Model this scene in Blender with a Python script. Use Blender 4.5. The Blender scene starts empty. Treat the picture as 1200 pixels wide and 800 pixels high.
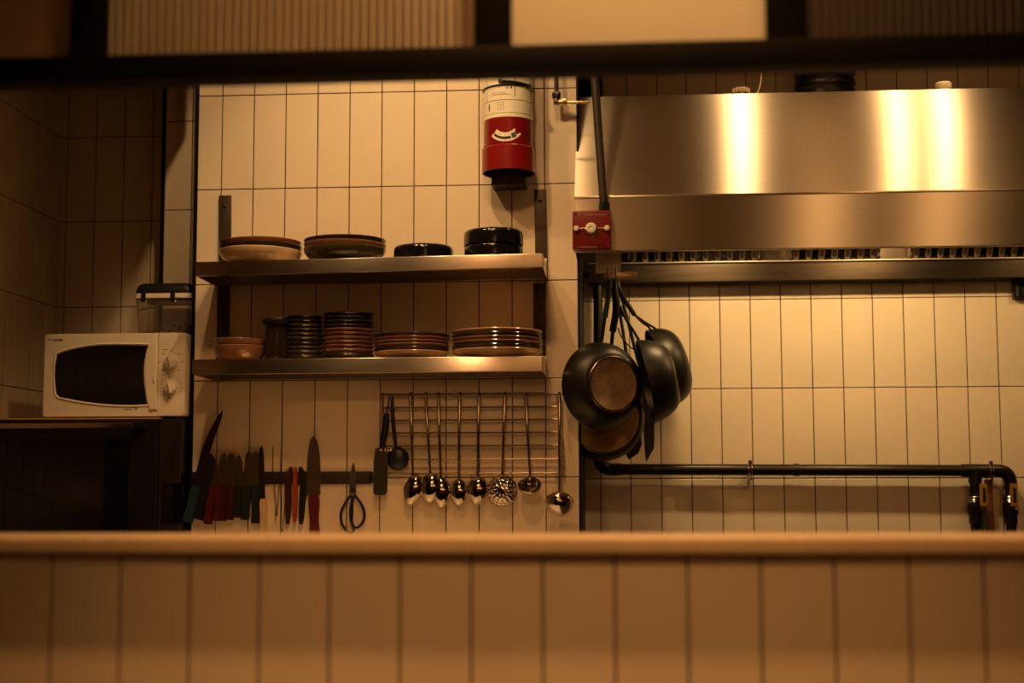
import bpy, bmesh, math, random
from mathutils import Vector, Matrix
random.seed(7)
C = bpy.context.scene.collection
PI = math.pi
EYE = 1.25                                   # camera height above the floor
F, PITCH, YAW, ROLL = 1717.1, .0993, -.0739, -.0026
cy, sy, cp, sp = math.cos(YAW), math.sin(YAW), math.cos(PITCH), math.sin(PITCH)
FW = Vector((sy*cp, cy*cp, sp)); RI = Vector((cy, -sy, 0)); UP = RI.cross(FW)
_r = RI*math.cos(ROLL) + UP*math.sin(ROLL); _u = -RI*math.sin(ROLL) + UP*math.cos(ROLL)
RI, UP = _r, _u

def at(u, v, Y):
    """Point of the plane at depth Y seen at photo pixel (u, v)."""
    d = FW + RI*((u-600)/F) - UP*((v-400)/F)
    p = d*(Y/d.y)
    return Vector((p.x, p.y, p.z+EYE))
def px(Y, u=600, v=350):
    """Metres per photo pixel at depth Y."""
    p = at(u, v, Y) - Vector((0, 0, EYE))
    return p.dot(FW)/F

# ---------------------------------------------------------------- materials
def mat(name, col, rough=.4, metal=0., spec=.5, var=.08, scale=30., bump=0., coat=0., trans=0., ior=1.45, stretch=(1, 1, 1), col2=None, rvar=0.):
    m = bpy.data.materials.new(name); m.use_nodes = True
    nt = m.node_tree; b = nt.nodes['Principled BSDF']
    b.inputs['Roughness'].default_value = rough; b.inputs['Metallic'].default_value = metal
    b.inputs['Specular IOR Level'].default_value = spec; b.inputs['Coat Weight'].default_value = coat
    b.inputs['Coat Roughness'].default_value = .08
    b.inputs['Transmission Weight'].default_value = trans; b.inputs['IOR'].default_value = ior
    tc = nt.nodes.new('ShaderNodeTexCoord'); mp = nt.nodes.new('ShaderNodeMapping'); mp.inputs['Scale'].default_value = stretch
    nz = nt.nodes.new('ShaderNodeTexNoise'); nz.inputs['Scale'].default_value = scale; nz.inputs['Detail'].default_value = 5
    rp = nt.nodes.new('ShaderNodeValToRGB')
    c2 = col2 or tuple(c*(1-2*var) for c in col)
    rp.color_ramp.elements[0].position = .3; rp.color_ramp.elements[1].position = .65
    rp.color_ramp.elements[0].color = (*c2, 1); rp.color_ramp.elements[1].color = (*col, 1)
    L = nt.links.new
    L(tc.outputs['Object'], mp.inputs[0]); L(mp.outputs[0], nz.inputs['Vector']); L(nz.outputs['Fac'], rp.inputs[0])
    L(rp.outputs[0], b.inputs['Base Color'])
    if rvar:
        mr = nt.nodes.new('ShaderNodeMapRange'); mr.inputs['To Min'].default_value = max(0, rough-rvar); mr.inputs['To Max'].default_value = rough+rvar
        L(nz.outputs['Fac'], mr.inputs['Value']); L(mr.outputs[0], b.inputs['Roughness'])
    if bump:
        bp = nt.nodes.new('ShaderNodeBump'); bp.inputs['Strength'].default_value = bump; bp.inputs['Distance'].default_value = .002
        L(nz.outputs['Fac'], bp.inputs['Height']); L(bp.outputs[0], b.inputs['Normal'])
    return m

def brushed(name, col, rough, aniso, rot=.25, bump=.0):
    m = mat(name, col, rough, 1., .5, .05, 8., stretch=(1, 60, 60), rvar=.03)
    nt = m.node_tree; b = nt.nodes['Principled BSDF']
    t = nt.nodes.new('ShaderNodeTangent'); t.direction_type = 'UV_MAP'; t.uv_map = 'UVMap'
    nt.links.new(t.outputs[0], b.inputs['Tangent'])
    b.inputs['Anisotropic'].default_value = aniso; b.inputs['Anisotropic Rotation'].default_value = rot
    return m

def pane_mat(name, col, tr, rough, glass, tint):
    """Frosted or ribbed glass: part light-scattering, part see-through."""
    m = mat(name, col, rough, 0, .5, .03, 12.)
    nt = m.node_tree; b = nt.nodes['Principled BSDF']; out = nt.nodes['Material Output']; L = nt.links.new
    tl = nt.nodes.new('ShaderNodeBsdfTranslucent'); tl.inputs[0].default_value = (*col, 1)
    mx = nt.nodes.new('ShaderNodeMixShader'); mx.inputs[0].default_value = tr
    L(b.outputs[0], mx.inputs[1]); L(tl.outputs[0], mx.inputs[2])
    g = nt.nodes.new('ShaderNodeBsdfRefraction'); g.inputs['Color'].default_value = (*tint, 1); g.inputs['Roughness'].default_value = rough; g.inputs['IOR'].default_value = 1.4
    m2 = nt.nodes.new('ShaderNodeMixShader'); m2.inputs[0].default_value = glass
    L(mx.outputs[0], m2.inputs[1]); L(g.outputs[0], m2.inputs[2]); L(m2.outputs[0], out.inputs['Surface'])
    return m

M = {}
M['tile'] = mat('cream_glazed_tile', (.82, .70, .54), .22, 0, .5, .03, 6., .02)
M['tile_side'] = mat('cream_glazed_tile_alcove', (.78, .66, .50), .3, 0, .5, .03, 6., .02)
M['tile_bar'] = mat('cream_bar_tile', (.78, .68, .52), .4, 0, .4, .03, 6.)
M['grout'] = mat('dark_grout', (.035, .02, .012), .9, 0, .2, .2, 60.)
M['stone'] = mat('ledge_stone', (.60, .46, .30), .4, 0, .4, .06, 20.)
M['black_metal'] = mat('black_painted_steel', (.008, .007, .006), .35, 0, .5, .2, 40.)
M['black_frame'] = mat('black_frame_paint', (.003, .0026, .002), .55, 0, .15, .2, 40.)
M['black_pipe'] = mat('black_pipe_paint', (.006, .006, .007), .3, 0, .5, .2, 60., .1)
M['plaster'] = mat('warm_plaster', (.36, .20, .09), .9, 0, .2, .05, 3.)
M['floor'] = mat('dark_floor', (.12, .09, .07), .6, 0, .4, .1, 5.)
M['hood'] = brushed('brushed_hood_steel', (.76, .68, .58), .41, 1., rot=.25)
M['lip'] = mat('gutter_lip_steel', (.45, .38, .30), .45, .85, .5, .06, 20.)
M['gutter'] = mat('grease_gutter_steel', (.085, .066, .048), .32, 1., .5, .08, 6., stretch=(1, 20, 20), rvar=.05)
M['steel'] = brushed('brushed_shelf_steel', (.62, .54, .45), .25, .85, rot=.25)
M['steel_in'] = mat('hood_inner_steel', (.6, .54, .46), .3, 1., .5, .08, 20.)
M['chrome'] = mat('polished_steel', (.54, .48, .41), .1, 1., .5, .05, 40., rvar=.04)
M['wire'] = mat('rack_wire_steel', (.17, .13, .10), .3, 1., .5, .08, 60.)
M['bracket'] = mat('dark_bracket_steel', (.07, .052, .038), .45, .5, .5, .15, 40.)
M['bounce_worktop'] = mat('satin_worktop_steel', (.74, .66, .54), .5, .25, .5, .06, 14.)
M['filter'] = mat('filter_steel', (.5, .45, .38), .25, 1., .5, .1, 50.)
M['red'] = mat('red_cylinder_paint', (.22, .006, .007), .28, 0, .5, .06, 25., coat=.3)
M['red_box'] = mat('red_box_paint', (.16, .006, .008), .35, 0, .5, .08, 25.)
M['label'] = mat('cream_label_paper', (.82, .76, .62), .45, 0, .4, .04, 40.)
M['ink'] = mat('label_ink', (.015, .012, .012), .6, 0, .3, .1, 60.)
M['green_ink'] = mat('label_green_ink', (.03, .10, .06), .6, 0, .3, .1, 60.)
M['white'] = mat('white_plastic', (.86, .77, .63), .35, 0, .5, .03, 20.)
M['white_knob'] = mat('white_knob_plastic', (.78, .72, .60), .3, 0, .5, .03, 20.)
M['brass'] = mat('pale_brass', (.75, .6, .35), .25, 1., .5, .08, 40.)
M['oven'] = mat('black_oven_enamel', (.006, .005, .005), .3, 0, .5, .15, 30.)
M['dark_glass'] = mat('dark_oven_glass', (.004, .004, .004), .06, 0, .5, .1, 30.)
M['oven_panel'] = mat('dark_oven_panel', (.03, .022, .017), .3, .3, .5, .1, 30.)
M['wood'] = mat('thin_board_wood', (.80, .48, .10), .5, 0, .4, .15, 8., stretch=(1, 12, 12))
M['plastic_clear'] = mat('clear_container_plastic', (.95, .90, .84), .04, 0, .4, .02, 20., trans=.97, ior=1.2)
M['plastic_black'] = mat('black_lid_plastic', (.008, .008, .009), .4, 0, .5, .15, 40.)
M['chili'] = mat('dried_chili_skin', (.30, .04, .02), .35, 0, .5, .3, 60.)
def ceramic(n, c, r=.11): return mat(n, c, r, 0, .5, .1, 25., coat=.2)
M['cer_cream'] = ceramic('cream_stoneware', (.66, .47, .27))
M['cer_dark'] = ceramic('dark_brown_stoneware', (.035, .022, .014))
M['cer_rust'] = ceramic('rust_stoneware', (.20, .07, .032))
M['cer_olive'] = ceramic('olive_stoneware', (.07, .055, .026))
M['cer_brown'] = ceramic('mid_brown_stoneware', (.21, .10, .05))
M['cer_tan'] = ceramic('tan_stoneware', (.46, .27, .13))
M['cer_black'] = ceramic('black_stoneware', (.006, .006, .006), .12)
M['jar_glass'] = mat('brown_jar_glass', (.06, .035, .022), .06, 0, .5, .05, 20., trans=.7)
M['jar_content'] = mat('dark_spice', (.02, .012, .009), .8, 0, .3, .3, 90.)
M['blade'] = mat('worn_knife_steel', (.26, .20, .15), .35, 1., .5, .12, 30., stretch=(6, 1, 1))
M['blade_dark'] = mat('dark_knife_steel', (.06, .05, .042), .35, .8, .5, .12, 30.)
M['h_blue'] = mat('blue_handle', (.02, .06, .10), .45, 0, .5, .1, 40.)
M['h_black'] = mat('black_handle', (.007, .009, .011), .4, 0, .5, .1, 40.)
M['h_red'] = mat('red_handle', (.11, .006, .009), .45, 0, .5, .1, 40.)
M['h_maroon'] = mat('maroon_handle', (.05, .006, .01), .45, 0, .5, .1, 40.)
M['h_green'] = mat('dark_green_handle', (.010, .018, .013), .45, 0, .5, .1, 40.)
M['h_cream'] = mat('cream_handle', (.70, .52, .28), .45, 0, .5, .06, 40.)
M['h_orange'] = mat('red_orange_handle', (.42, .05, .012), .45, 0, .5, .08, 40.)
M['strip'] = mat('magnetic_strip', (.035, .022, .016), .5, .3, .5, .12, 40.)
M['pan'] = mat('seasoned_pan', (.010, .008, .0065), .4, .2, .5, .25, 18., .06)
M['pan_base'] = mat('worn_pan_base', (.38, .23, .135), .42, .6, .5, .25, 22., .08, col2=(.17, .10, .06))
M['pan_rust'] = mat('stained_pan_base', (.50, .33, .19), .55, .2, .5, .25, 14., .1, col2=(.26, .13, .065))
M['pan_edge'] = mat('bare_pan_edge', (.26, .19, .13), .3, 1., .5, .1, 30.)
M['cable'] = mat('white_cable', (.72, .58, .38), .5, 0, .4, .05, 30.)
M['yellow'] = mat('yellow_lever', (.36, .18, .03), .45, 0, .5, .1, 40.)
M['hose'] = mat('brown_hose', (.22, .09, .05), .5, 0, .4, .15, 40.)
M['green_tag'] = mat('green_hose_sleeve', (.10, .14, .06), .6, 0, .4, .2, 40.)
M['old_valve'] = mat('old_valve_steel', (.04, .03, .024), .4, .8, .5, .3, 60.)
M['gold'] = mat('yellowed_steel', (.55, .42, .24), .3, 1., .5, .1, 40.)
M['spat_green'] = mat('dark_turner_nylon', (.03, .026, .014), .5, 0, .4, .15, 30.)

# ---------------------------------------------------------------- mesh kit
class MB:
    def __init__(s): s.v = []; s.f = []; s.m = []; s.s = []
    def add(s, vs, fs, mi=0, smooth=True, T=None):
        o = len(s.v)
        s.v += [tuple(T @ Vector(p)) if T else tuple(p) for p in vs]
        for f in fs: s.f.append(tuple(i+o for i in f)); s.m.append(mi); s.s.append(smooth)
        return s
    def box(s, x0, x1, y0, y1, z0, z1, bev=0., mi=0, T=None, seg=2):
        bm = bmesh.new()
        bmesh.ops.create_cube(bm, size=1, matrix=Matrix.Translation(((x0+x1)/2, (y0+y1)/2, (z0+z1)/2)) @ Matrix.Diagonal((x1-x0, y1-y0, z1-z0, 1)))
        if bev: bmesh.ops.bevel(bm, geom=bm.edges[:], offset=bev, segments=seg, affect='EDGES', profile=.6)
        return s.bm(bm, mi, T)
    def bm(s, bm, mi=0, T=None, smooth=True):
        bm.verts.index_update()
        s.add([v.co[:] for v in bm.verts], [[v.index for v in f.verts] for f in bm.faces], mi, smooth, T); bm.free(); return s
    def tube(s, pts, r, n=10, mi=0, caps=True, T=None, closed=False):
        pts = [Vector(p) for p in pts]; N = len(pts)
        rs = r if isinstance(r, (list, tuple)) else [r]*N
        vs, fs = [], []; ref = None
        for i, p in enumerate(pts):
            if closed: t = pts[(i+1) % N]-pts[i-1]
            else: t = pts[min(i+1, N-1)]-pts[max(i-1, 0)]
            t.normalize()
            if ref is None:
                ref = t.orthogonal().normalized()
            ref = (ref - t*ref.dot(t)).normalized(); b = t.cross(ref)
            for k in range(n):
                a = 2*PI*k/n; vs.append(p + (ref*math.cos(a)+b*math.sin(a))*rs[i])
        for i in range(N if closed else N-1):
            j = (i+1) % N
            for k in range(n): fs.append((i*n+k, i*n+(k+1) % n, j*n+(k+1) % n, j*n+k))
        if caps and not closed: fs += [tuple(range(n))[::-1], tuple(range((N-1)*n, N*n))]
        return s.add(vs, fs, mi, True, T)
    def lathe(s, prof, n=40, mi=0, T=None, mis=None):
        """prof: (radius, z) from the axis outwards and back."""
        vs, fs, ms = [], [], []
        for (r, z) in prof:
            for k in range(n): a = 2*PI*k/n; vs.append((r*math.cos(a), r*math.sin(a), z))
        for i in range(len(prof)-1):
            for k in range(n):
                q = (i*n+k, i*n+(k+1) % n, (i+1)*n+(k+1) % n, (i+1)*n+k)
                if prof[i][0] < 1e-6: q = (i*n, q[2], q[3])
                elif prof[i+1][0] < 1e-6: q = (q[0], q[1], (i+1)*n)
                fs.append(q); ms.append(mis[i] if mis else mi)
        o = len(s.f); s.add(vs, fs, 0, True, T)
        s.m[o:] = ms; return s
    def prism(s, out, y0, y1, mi=0, T=None, bev=0., smooth=True):
        """Outline of (x, z) points extruded from y0 to y1."""
        bm = bmesh.new()
        a = [bm.verts.new((x, y0, z)) for x, z in out]
        f = bm.faces.new(a)
        r = bmesh.ops.extrude_face_region(bm, geom=[f])
        for g in r['geom']:
            if isinstance(g, bmesh.types.BMVert): g.co.y = y1
        bmesh.ops.recalc_face_normals(bm, faces=bm.faces[:])
        if bev:
            es = [e for e in bm.edges if abs(e.verts[0].co.y-y0) < 1e-7 and abs(e.verts[1].co.y-y0) < 1e-7]
            bmesh.ops.bevel(bm, geom=es, offset=bev, segments=2, affect='EDGES')
        return s.bm(bm, mi, T, smooth)
    def build(s, name, mats, parent=None, angle=38, uv=False, solid=0.):
        me = bpy.data.meshes.new(name); me.from_pydata(s.v, [], s.f)
        for m in (mats if isinstance(mats, (list, tuple)) else [mats]): me.materials.append(m)
        me.polygons.foreach_set('material_index', s.m); me.polygons.foreach_set('use_smooth', s.s)
        bm = bmesh.new(); bm.from_mesh(me)
        bmesh.ops.remove_doubles(bm, verts=bm.verts[:], dist=1e-6)
        loose = [v for v in bm.verts if not v.link_faces]
        if loose: bmesh.ops.delete(bm, geom=loose, context='VERTS')
        bmesh.ops.recalc_face_normals(bm, faces=bm.faces[:])
        bm.to_mesh(me); bm.free()
        me.update(); me.set_sharp_from_angle(angle=math.radians(angle))
        if uv:
            ul = me.uv_layers.new(name='UVMap')
            for l in me.loops:
                p = me.vertices[l.vertex_index].co; ul.data[l.index].uv = (p.x, p.z + .37*p.y)
        o = bpy.data.objects.new(name, me); C.objects.link(o)
        if parent: o.parent = parent
        if solid:
            md = o.modifiers.new('thickness', 'SOLIDIFY'); md.thickness = solid; md.offset = 0
        return o

def tag(o, label=None, cat=None, group=None, kind=None):
    if label: o['label'] = label
    if cat: o['category'] = cat
    if group: o['group'] = group
    if kind: o['kind'] = kind
    return o
def thing(name, label, cat, loc=(0, 0, 0), rot=(0, 0, 0), group=None):
    o = bpy.data.objects.new(name, None); o.empty_display_size = .05; C.objects.link(o)
    o.location = loc; o.rotation_euler = rot
    return tag(o, label, cat, group)
def copy_tree(o, parent=None):
    c = o.copy(); C.objects.link(c); c.parent = parent
    for ch in o.children: copy_tree(ch, c)
    return c
def struct(o): o['kind'] = 'structure'; return o
def fr(z, x=None):
    """Matrix taking local +Z to direction z."""
    z = Vector(z).normalized(); x = Vector(x or (1, 0, 0)); x = (x - z*x.dot(z))
    if x.length < 1e-4: x = z.orthogonal()
    x.normalize(); y = z.cross(x)
    return Matrix((x, y, z)).transposed().to_4x4()
def smooth_path(pts, n=8):
    """Catmull-Rom through the points."""
    P = [Vector(p) for p in pts]; P = [2*P[0]-P[1]] + P + [2*P[-1]-P[-2]]; out = []
    for i in range(1, len(P)-2):
        a, b, c, d = P[i-1:i+3]
        for k in range(n):
            t = k/n
            out.append(.5*((2*b)+(c-a)*t+(2*a-5*b+4*c-d)*t*t+(3*b-a-3*c+d)*t**3))
    out.append(P[-2]); return out
def text_mesh(mb, body, size, T, mi=0, depth=.0004):
    cu = bpy.data.curves.new('lettering', 'FONT'); cu.body = body; cu.size = size; cu.extrude = depth; cu.align_x = 'LEFT'
    ob = bpy.data.objects.new('lettering', cu); C.objects.link(ob)
    dg = bpy.context.evaluated_depsgraph_get(); me = bpy.data.meshes.new_from_object(ob.evaluated_get(dg))
    mb.add([v.co[:] for v in me.vertices], [list(p.vertices) for p in me.polygons], mi, False, T)
    bpy.data.objects.remove(ob); bpy.data.curves.remove(cu); bpy.data.meshes.remove(me)

# ---------------------------------------------------------------- the room
PH, PV, GAP = .101, .2987, .0031
YR, YM, YN, YF, XL = 4.925, 4.424, 4.903, 2.078, -1.94
CEIL = EYE + 1.95
def tiles(mb, a0, a1, z0, z1, ga, gz, T, jit=.00035, gap=GAP):
    """Bevelled tiles on the local plane y=0 facing -y, a along x; phases ga, gz."""
    i0 = math.floor((a0-ga)/PH); i1 = math.ceil((a1-ga)/PH); j0 = math.floor((z0-gz)/PV); j1 = math.ceil((z1-gz)/PV)
    for i in range(i0, i1):
        for j in range(j0, j1):
            x0 = max(ga+i*PH+gap/2, a0); x1 = min(ga+(i+1)*PH-gap/2, a1)
            w0 = max(gz+j*PV+gap/2, z0); w1 = min(gz+(j+1)*PV-gap/2, z1)
            if x1-x0 < .004 or w1-w0 < .004: continue
            b = .0011; t = [random.uniform(-jit, jit) for _ in range(3)]
            f = lambda x, w: -.002 + t[0] + t[1]*(x-(x0+x1)/2)/.05 + t[2]*(w-(w0+w1)/2)/.15
            vs = [(x0, .001, w0), (x1, .001, w0), (x1, .001, w1), (x0, .001, w1)]
            vs += [(x0, f(x0, w0)+.0006, w0), (x1, f(x1, w0)+.0006, w0), (x1, f(x1, w1)+.0006, w1), (x0, f(x0, w1)+.0006, w1)]
            vs += [(x0+b, f(x0, w0), w0+b), (x1-b, f(x1, w0), w0+b), (x1-b, f(x1, w1), w1-b), (x0+b, f(x0, w1), w1-b)]
            fs = [(8, 9, 10, 11)]
            for k in range(4):
                q = (k+1) % 4; fs += [(k, q, 4+q, 4+k), (4+k, 4+q, 8+q, 8+k)]
            mb.add(vs, fs, 1, False, T)
def tiled_wall(name, Y, x0, x1, z0, z1, gx, gz, y1, tm):
    mb = MB(); mb.box(x0, x1, Y, y1, z0, z1)
    tiles(mb, x0, x1, z0, z1, gx, gz, Matrix.Translation((0, Y, 0)))
    return struct(mb.build(name, [M['grout'], tm], angle=4))

XM0 = at(231.5, 240, YM).x; XM1 = at(677.3, 400, YM).x
tiled_wall('wall_back_right', YR, XM1-.05, 2.6, .3, CEIL, .1331, EYE+.6256, YR+.1, M['tile'])
tiled_wall('wall_back_left', YN, XL-.02, XM0+.05, .3, CEIL, -1.917, EYE+1.2206, YN+.1, M['tile_side'])
tiled_wall('wall_centre', YM, XM0, XM1, .0, CEIL, -1.2358, EYE+1.2256, YN+.0, M['tile'])
pz = at(210, 142.3, 4.68).z
XP0 = at(194, 200, 4.68).x
tiled_wall('wall_pillar', 4.68, XP0, XM0+.02, 0, CEIL, XP0-.012, pz, YN-.0, M['tile_side'])
mb = MB(); mb.box(XL-.1, XL, -2.5, YN+.1, 0, CEIL)
tiles(mb, -YN, -2.3, .3, CEIL, -YN+.028, EYE+1.2206, Matrix.Translation((XL, 0, 0)) @ Matrix.Rotation(PI/2, 4, 'Z') @ Matrix.Scale(-1, 4, (1, 0, 0)))
struct(mb.build('wall_left', [M['grout'], M['tile_side']], angle=4))
mb = MB(); mb.prism([(2.4, EYE+1.05), (4.42, EYE+1.30), (4.42, CEIL), (2.4, CEIL)], XL, XM0-.03, T=Matrix(((0, 1, 0, 0), (1, 0, 0, 0), (0, 0, 1, 0), (0, 0, 0, 1))), smooth=False); struct(mb.build('shade_soffit', M['plaster']))  # unseen lowered ceiling, added to keep the spots off the alcove
struct(MB().box(2.6, 2.7, -2.5, YR+.1, 0, CEIL).build('wall_right', M['plaster']))
struct(MB().box(XL, 2.6, -2.6, -2.5, 0, CEIL).build('wall_dining', M['plaster']))
struct(MB().box(XL-.1, 2.7, -2.6, YR+.1, -.1, 0).build('floor', M['floor']))
struct(MB().box(XL-.1, 2.7, -2.6, YR+.1, CEIL, CEIL+.1).build('ceiling', M['plaster']))
# corner trims, dark
struct(MB().box(XM0-.0115, XM0, YM-.003, YM+.03, 0, CEIL, .001).build('trim_1', M['black_frame']))
struct(MB().box(XM1, XM1+.006, YM-.003, YR, 0, CEIL, .001).build('trim_2', M['black_frame']))
struct(MB().box(XP0-.014, XP0, 4.677, YN, 0, CEIL, .001).build('trim_3', M['black_frame']))
# bar wall and its ledge
zt = at(600, 629, 2.045).z
tiled_wall('wall_front', YF, XL, 2.6, 0, zt-.024, -.8182, EYE-.0908, YF+.14, M['tile_bar'])
struct(MB().box(XL, 2.6, YF-.033, YF+.17, zt-.0245, zt, .006, seg=3).build('trim_ledge', M['stone']))

# unseen steel worktop below the ledge, added to bounce light up the shelf wall
mb = MB(); mb.box(XM0, XM1, 3.78, YM-.004, EYE-.37, EYE-.34, .003); mb.box(XM0, XM1, YM-.02, YM-.004, EYE-.34, EYE-.26, .002)
struct(mb.build('bounce_worktop', M['bounce_worktop']))

# transom window above the bar
YT = 2.10
zb = at(600, 88, YT).z; zbt = at(600, 59, YT).z
win = thing('window_1', 'black framed transom window of frosted and ribbed glass panes above the bar', 'window', (0, YT, zb))
struct(win)
def L_(mb, x0, x1, z0, z1, y0=-.022, y1=.022, bev=.003): mb.box(x0, x1, y0, y1, z0-zb, z1-zb, bev)
mb = MB(); L_(mb, XL, 2.6, zb, zbt, -.028, .028); L_(mb, XL, 2.6, CEIL-.06, CEIL)
mb.build('window_frame', M['black_frame'], win)
mull = []
for (ua, ub) in ((88, 130), (558, 600), (897, 941)):
    xa, xb = at(ua, 40, YT).x, at(ub, 40, YT).x; mull.append((xa, xb))
    m2 = MB(); L_(m2, xa, xb, zbt-.003, CEIL-.05); m2.build('mullion', M['black_frame'], win)
edges = [(XL, mull[0][0]), (mull[0][1], mull[1][0]), (mull[1][1], mull[2][0]), (mull[2][1], 2.6)]
M['pane_shaded'] = pane_mat('shaded_frosted_glass', (.42, .32, .22), .5, .35, .25, (.5, .4, .3))  # darker copy of the plain pane, dim alcove behind put into its colour
M['pane_white'] = pane_mat('white_frosted_glass', (.85, .78, .66), .75, .4, .0, (.9, .85, .8))
M['pane_rib'] = pane_mat('ribbed_glass', (.5, .40, .28), .85, .12, .05, (.95, .9, .85))
M['pane_rib_shaded'] = pane_mat('shaded_ribbed_glass', (.09, .065, .045), .7, .12, .15, (.6, .5, .42))  # darker copy of the ribbed pane, unlit wall behind put into its colour
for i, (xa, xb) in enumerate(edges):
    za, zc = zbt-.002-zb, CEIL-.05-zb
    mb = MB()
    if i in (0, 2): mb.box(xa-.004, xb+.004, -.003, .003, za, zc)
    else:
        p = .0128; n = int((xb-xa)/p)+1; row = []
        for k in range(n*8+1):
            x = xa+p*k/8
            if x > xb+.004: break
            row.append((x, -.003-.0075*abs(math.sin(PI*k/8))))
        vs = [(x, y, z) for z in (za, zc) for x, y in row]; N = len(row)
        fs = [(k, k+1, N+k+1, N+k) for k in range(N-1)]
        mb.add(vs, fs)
    mb.build('pane', [M[q] for q in ('pane_shaded', 'pane_rib', 'pane_white', 'pane_rib_shaded')][i], win)

# ---------------------------------------------------------------- extraction hood
YB, YTOP = 4.27, 4.62
zB = at(900, 291.5, YB).z; zL = at(900, 226.5, YB).z; zT = at(900, 109, YTOP).z
HX0, HX1 = XM1-.003, 2.5
hood = thing('extraction_hood', 'long brushed steel extraction hood above the cooking wall', 'hood', (0, YB, zB))
def hz(z): return z-zB
def hy(y): return y-YB
t = .002
mb = MB()   # sloped canopy
q = [(0, hz(zL)), (hy(YTOP), hz(zT)), (hy(YTOP)+.0015, hz(zT)-.002), (.0015, hz(zL)-.002)]
vs = [(x, y, z) for x in (HX0, HX1) for y, z in q]
mb.add(vs, [(0, 1, 5, 4), (1, 2, 6, 5), (2, 3, 7, 6), (3, 0, 4, 7), (3, 2, 1, 0), (4, 5, 6, 7)], 0, False)
mb.build('sloped_face', M['hood'], hood, uv=True)
mb = MB(); mb.box(HX0, HX1, -.004, 0, hz(zL)-.004, hz(zL)+.001, .0008)   # folded lip
mb.box(HX0, HX1, 0, .0015, 0, hz(zL)); mb.box(HX0, HX1, 0, .024, 0, .0015); mb.box(HX0, HX1, .0225, .024, 0, .012)
mb.build('front_apron', M['hood'], hood, uv=True)
mb = MB(); mb.box(HX0, HX1, hy(YTOP), hy(YR)-.004, hz(zT)-.002, hz(zT)); mb.build('top_cover', M['steel_in'], hood)
for nm, xx in (('end_panel', HX0), ('end_panel', HX1-.002)):
    mb = MB(); o_ = [(0, 0), (0, hz(zL)), (hy(YTOP), hz(zT)), (hy(YR)-.004, hz(zT)), (hy(YR)-.004, hz(zB)-.0)]
    T = Matrix.Translation((xx, 0, 0)) @ Matrix(((0, 1, 0, 0), (1, 0, 0, 0), (0, 0, 1, 0), (0, 0, 0, 1)))
    mb.prism(o_, .001, .002, T=T, smooth=False); mb.build(nm, M['hood'], hood, uv=True)
YG = 4.848
zg1 = at(950, 305.5, YG).z; zg0 = at(950, 328.5, YG).z
mb = MB(); mb.box(HX0+.03, HX1-.01, hy(YG), hy(YG)+.002, hz(zg0), hz(zg1)); mb.box(HX0+.03, HX1-.01, hy(YG), hy(YR)-.004, hz(zg0), hz(zg0)+.002)
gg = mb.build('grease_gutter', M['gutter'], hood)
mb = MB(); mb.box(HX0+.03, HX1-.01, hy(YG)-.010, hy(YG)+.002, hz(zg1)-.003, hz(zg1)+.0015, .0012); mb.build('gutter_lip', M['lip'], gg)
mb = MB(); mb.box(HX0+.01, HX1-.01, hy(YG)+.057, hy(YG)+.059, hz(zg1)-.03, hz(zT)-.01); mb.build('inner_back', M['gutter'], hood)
# baffle filters leaning in the hood
def make_filter(w):
    n = max(4, round(w/.04)); T = Matrix.Rotation(math.radians(42), 4, 'X')   # rises towards the front
    root = thing('baffle_filter', 'x', 'filter')
    fm = MB()
    fm.box(0, w, -.006, .012, 0, .008, .001, T=T); fm.box(0, w, -.02, .02, .40, .42, .001, T=T)
    fm.box(0, .008, -.02, .02, 0, .42, .001, T=T); fm.box(w-.008, w, -.02, .02, 0, .42, .001, T=T)
    fm.box(.008, w-.008, .018, .02, .004, .41, T=T, mi=1)
    fm.build('frame', [M['filter'], M['oven']], root)
    for k in range(n):
        bmh = MB()
        c = (k+.5)*w/n; r = w/n*.30
        pr = [(c+r*math.cos(a), -.016-r*.9*math.sin(a)) for a in [PI*q/8 for q in range(9)]]
        pr = [(pr[0][0], .01)] + pr + [(pr[-1][0], .01)]
        N = len(pr); vs = [(x, y, z) for z in (.004, .41) for x, y in pr]
        bmh.add(vs, [(q, q+1, N+q+1, N+q) for q in range(N-1)], 0, True, T)
        bmh.lathe([(0, 0), (.004, 0), (.0058, .004), (.004, .008), (0, .0085)], 10, 1, T @ Matrix.Translation((c+w/n/2-.002, -.019, .020)))
        bmh.build('baffle', [M['filter'], M['chrome']], root)
    return root
fspec = [(735, 891, 'baffle filter under the hood nearest the hanging pans'), (925, 1031, 'baffle filter under the hood between the two lamp gaps'), (1066, 1210, 'rightmost baffle filter in view under the steel hood')]
for ua, ub, lab in fspec:
    xa, xb = at(ua, 300, YG).x, at(ub, 300, YG).x
    f_ = make_filter(xb-xa); f_['label'] = lab; f_['group'] = 'baffle filters under the hood'
    f_.location = (xa, YG+.034, zg1+.004)
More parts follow.
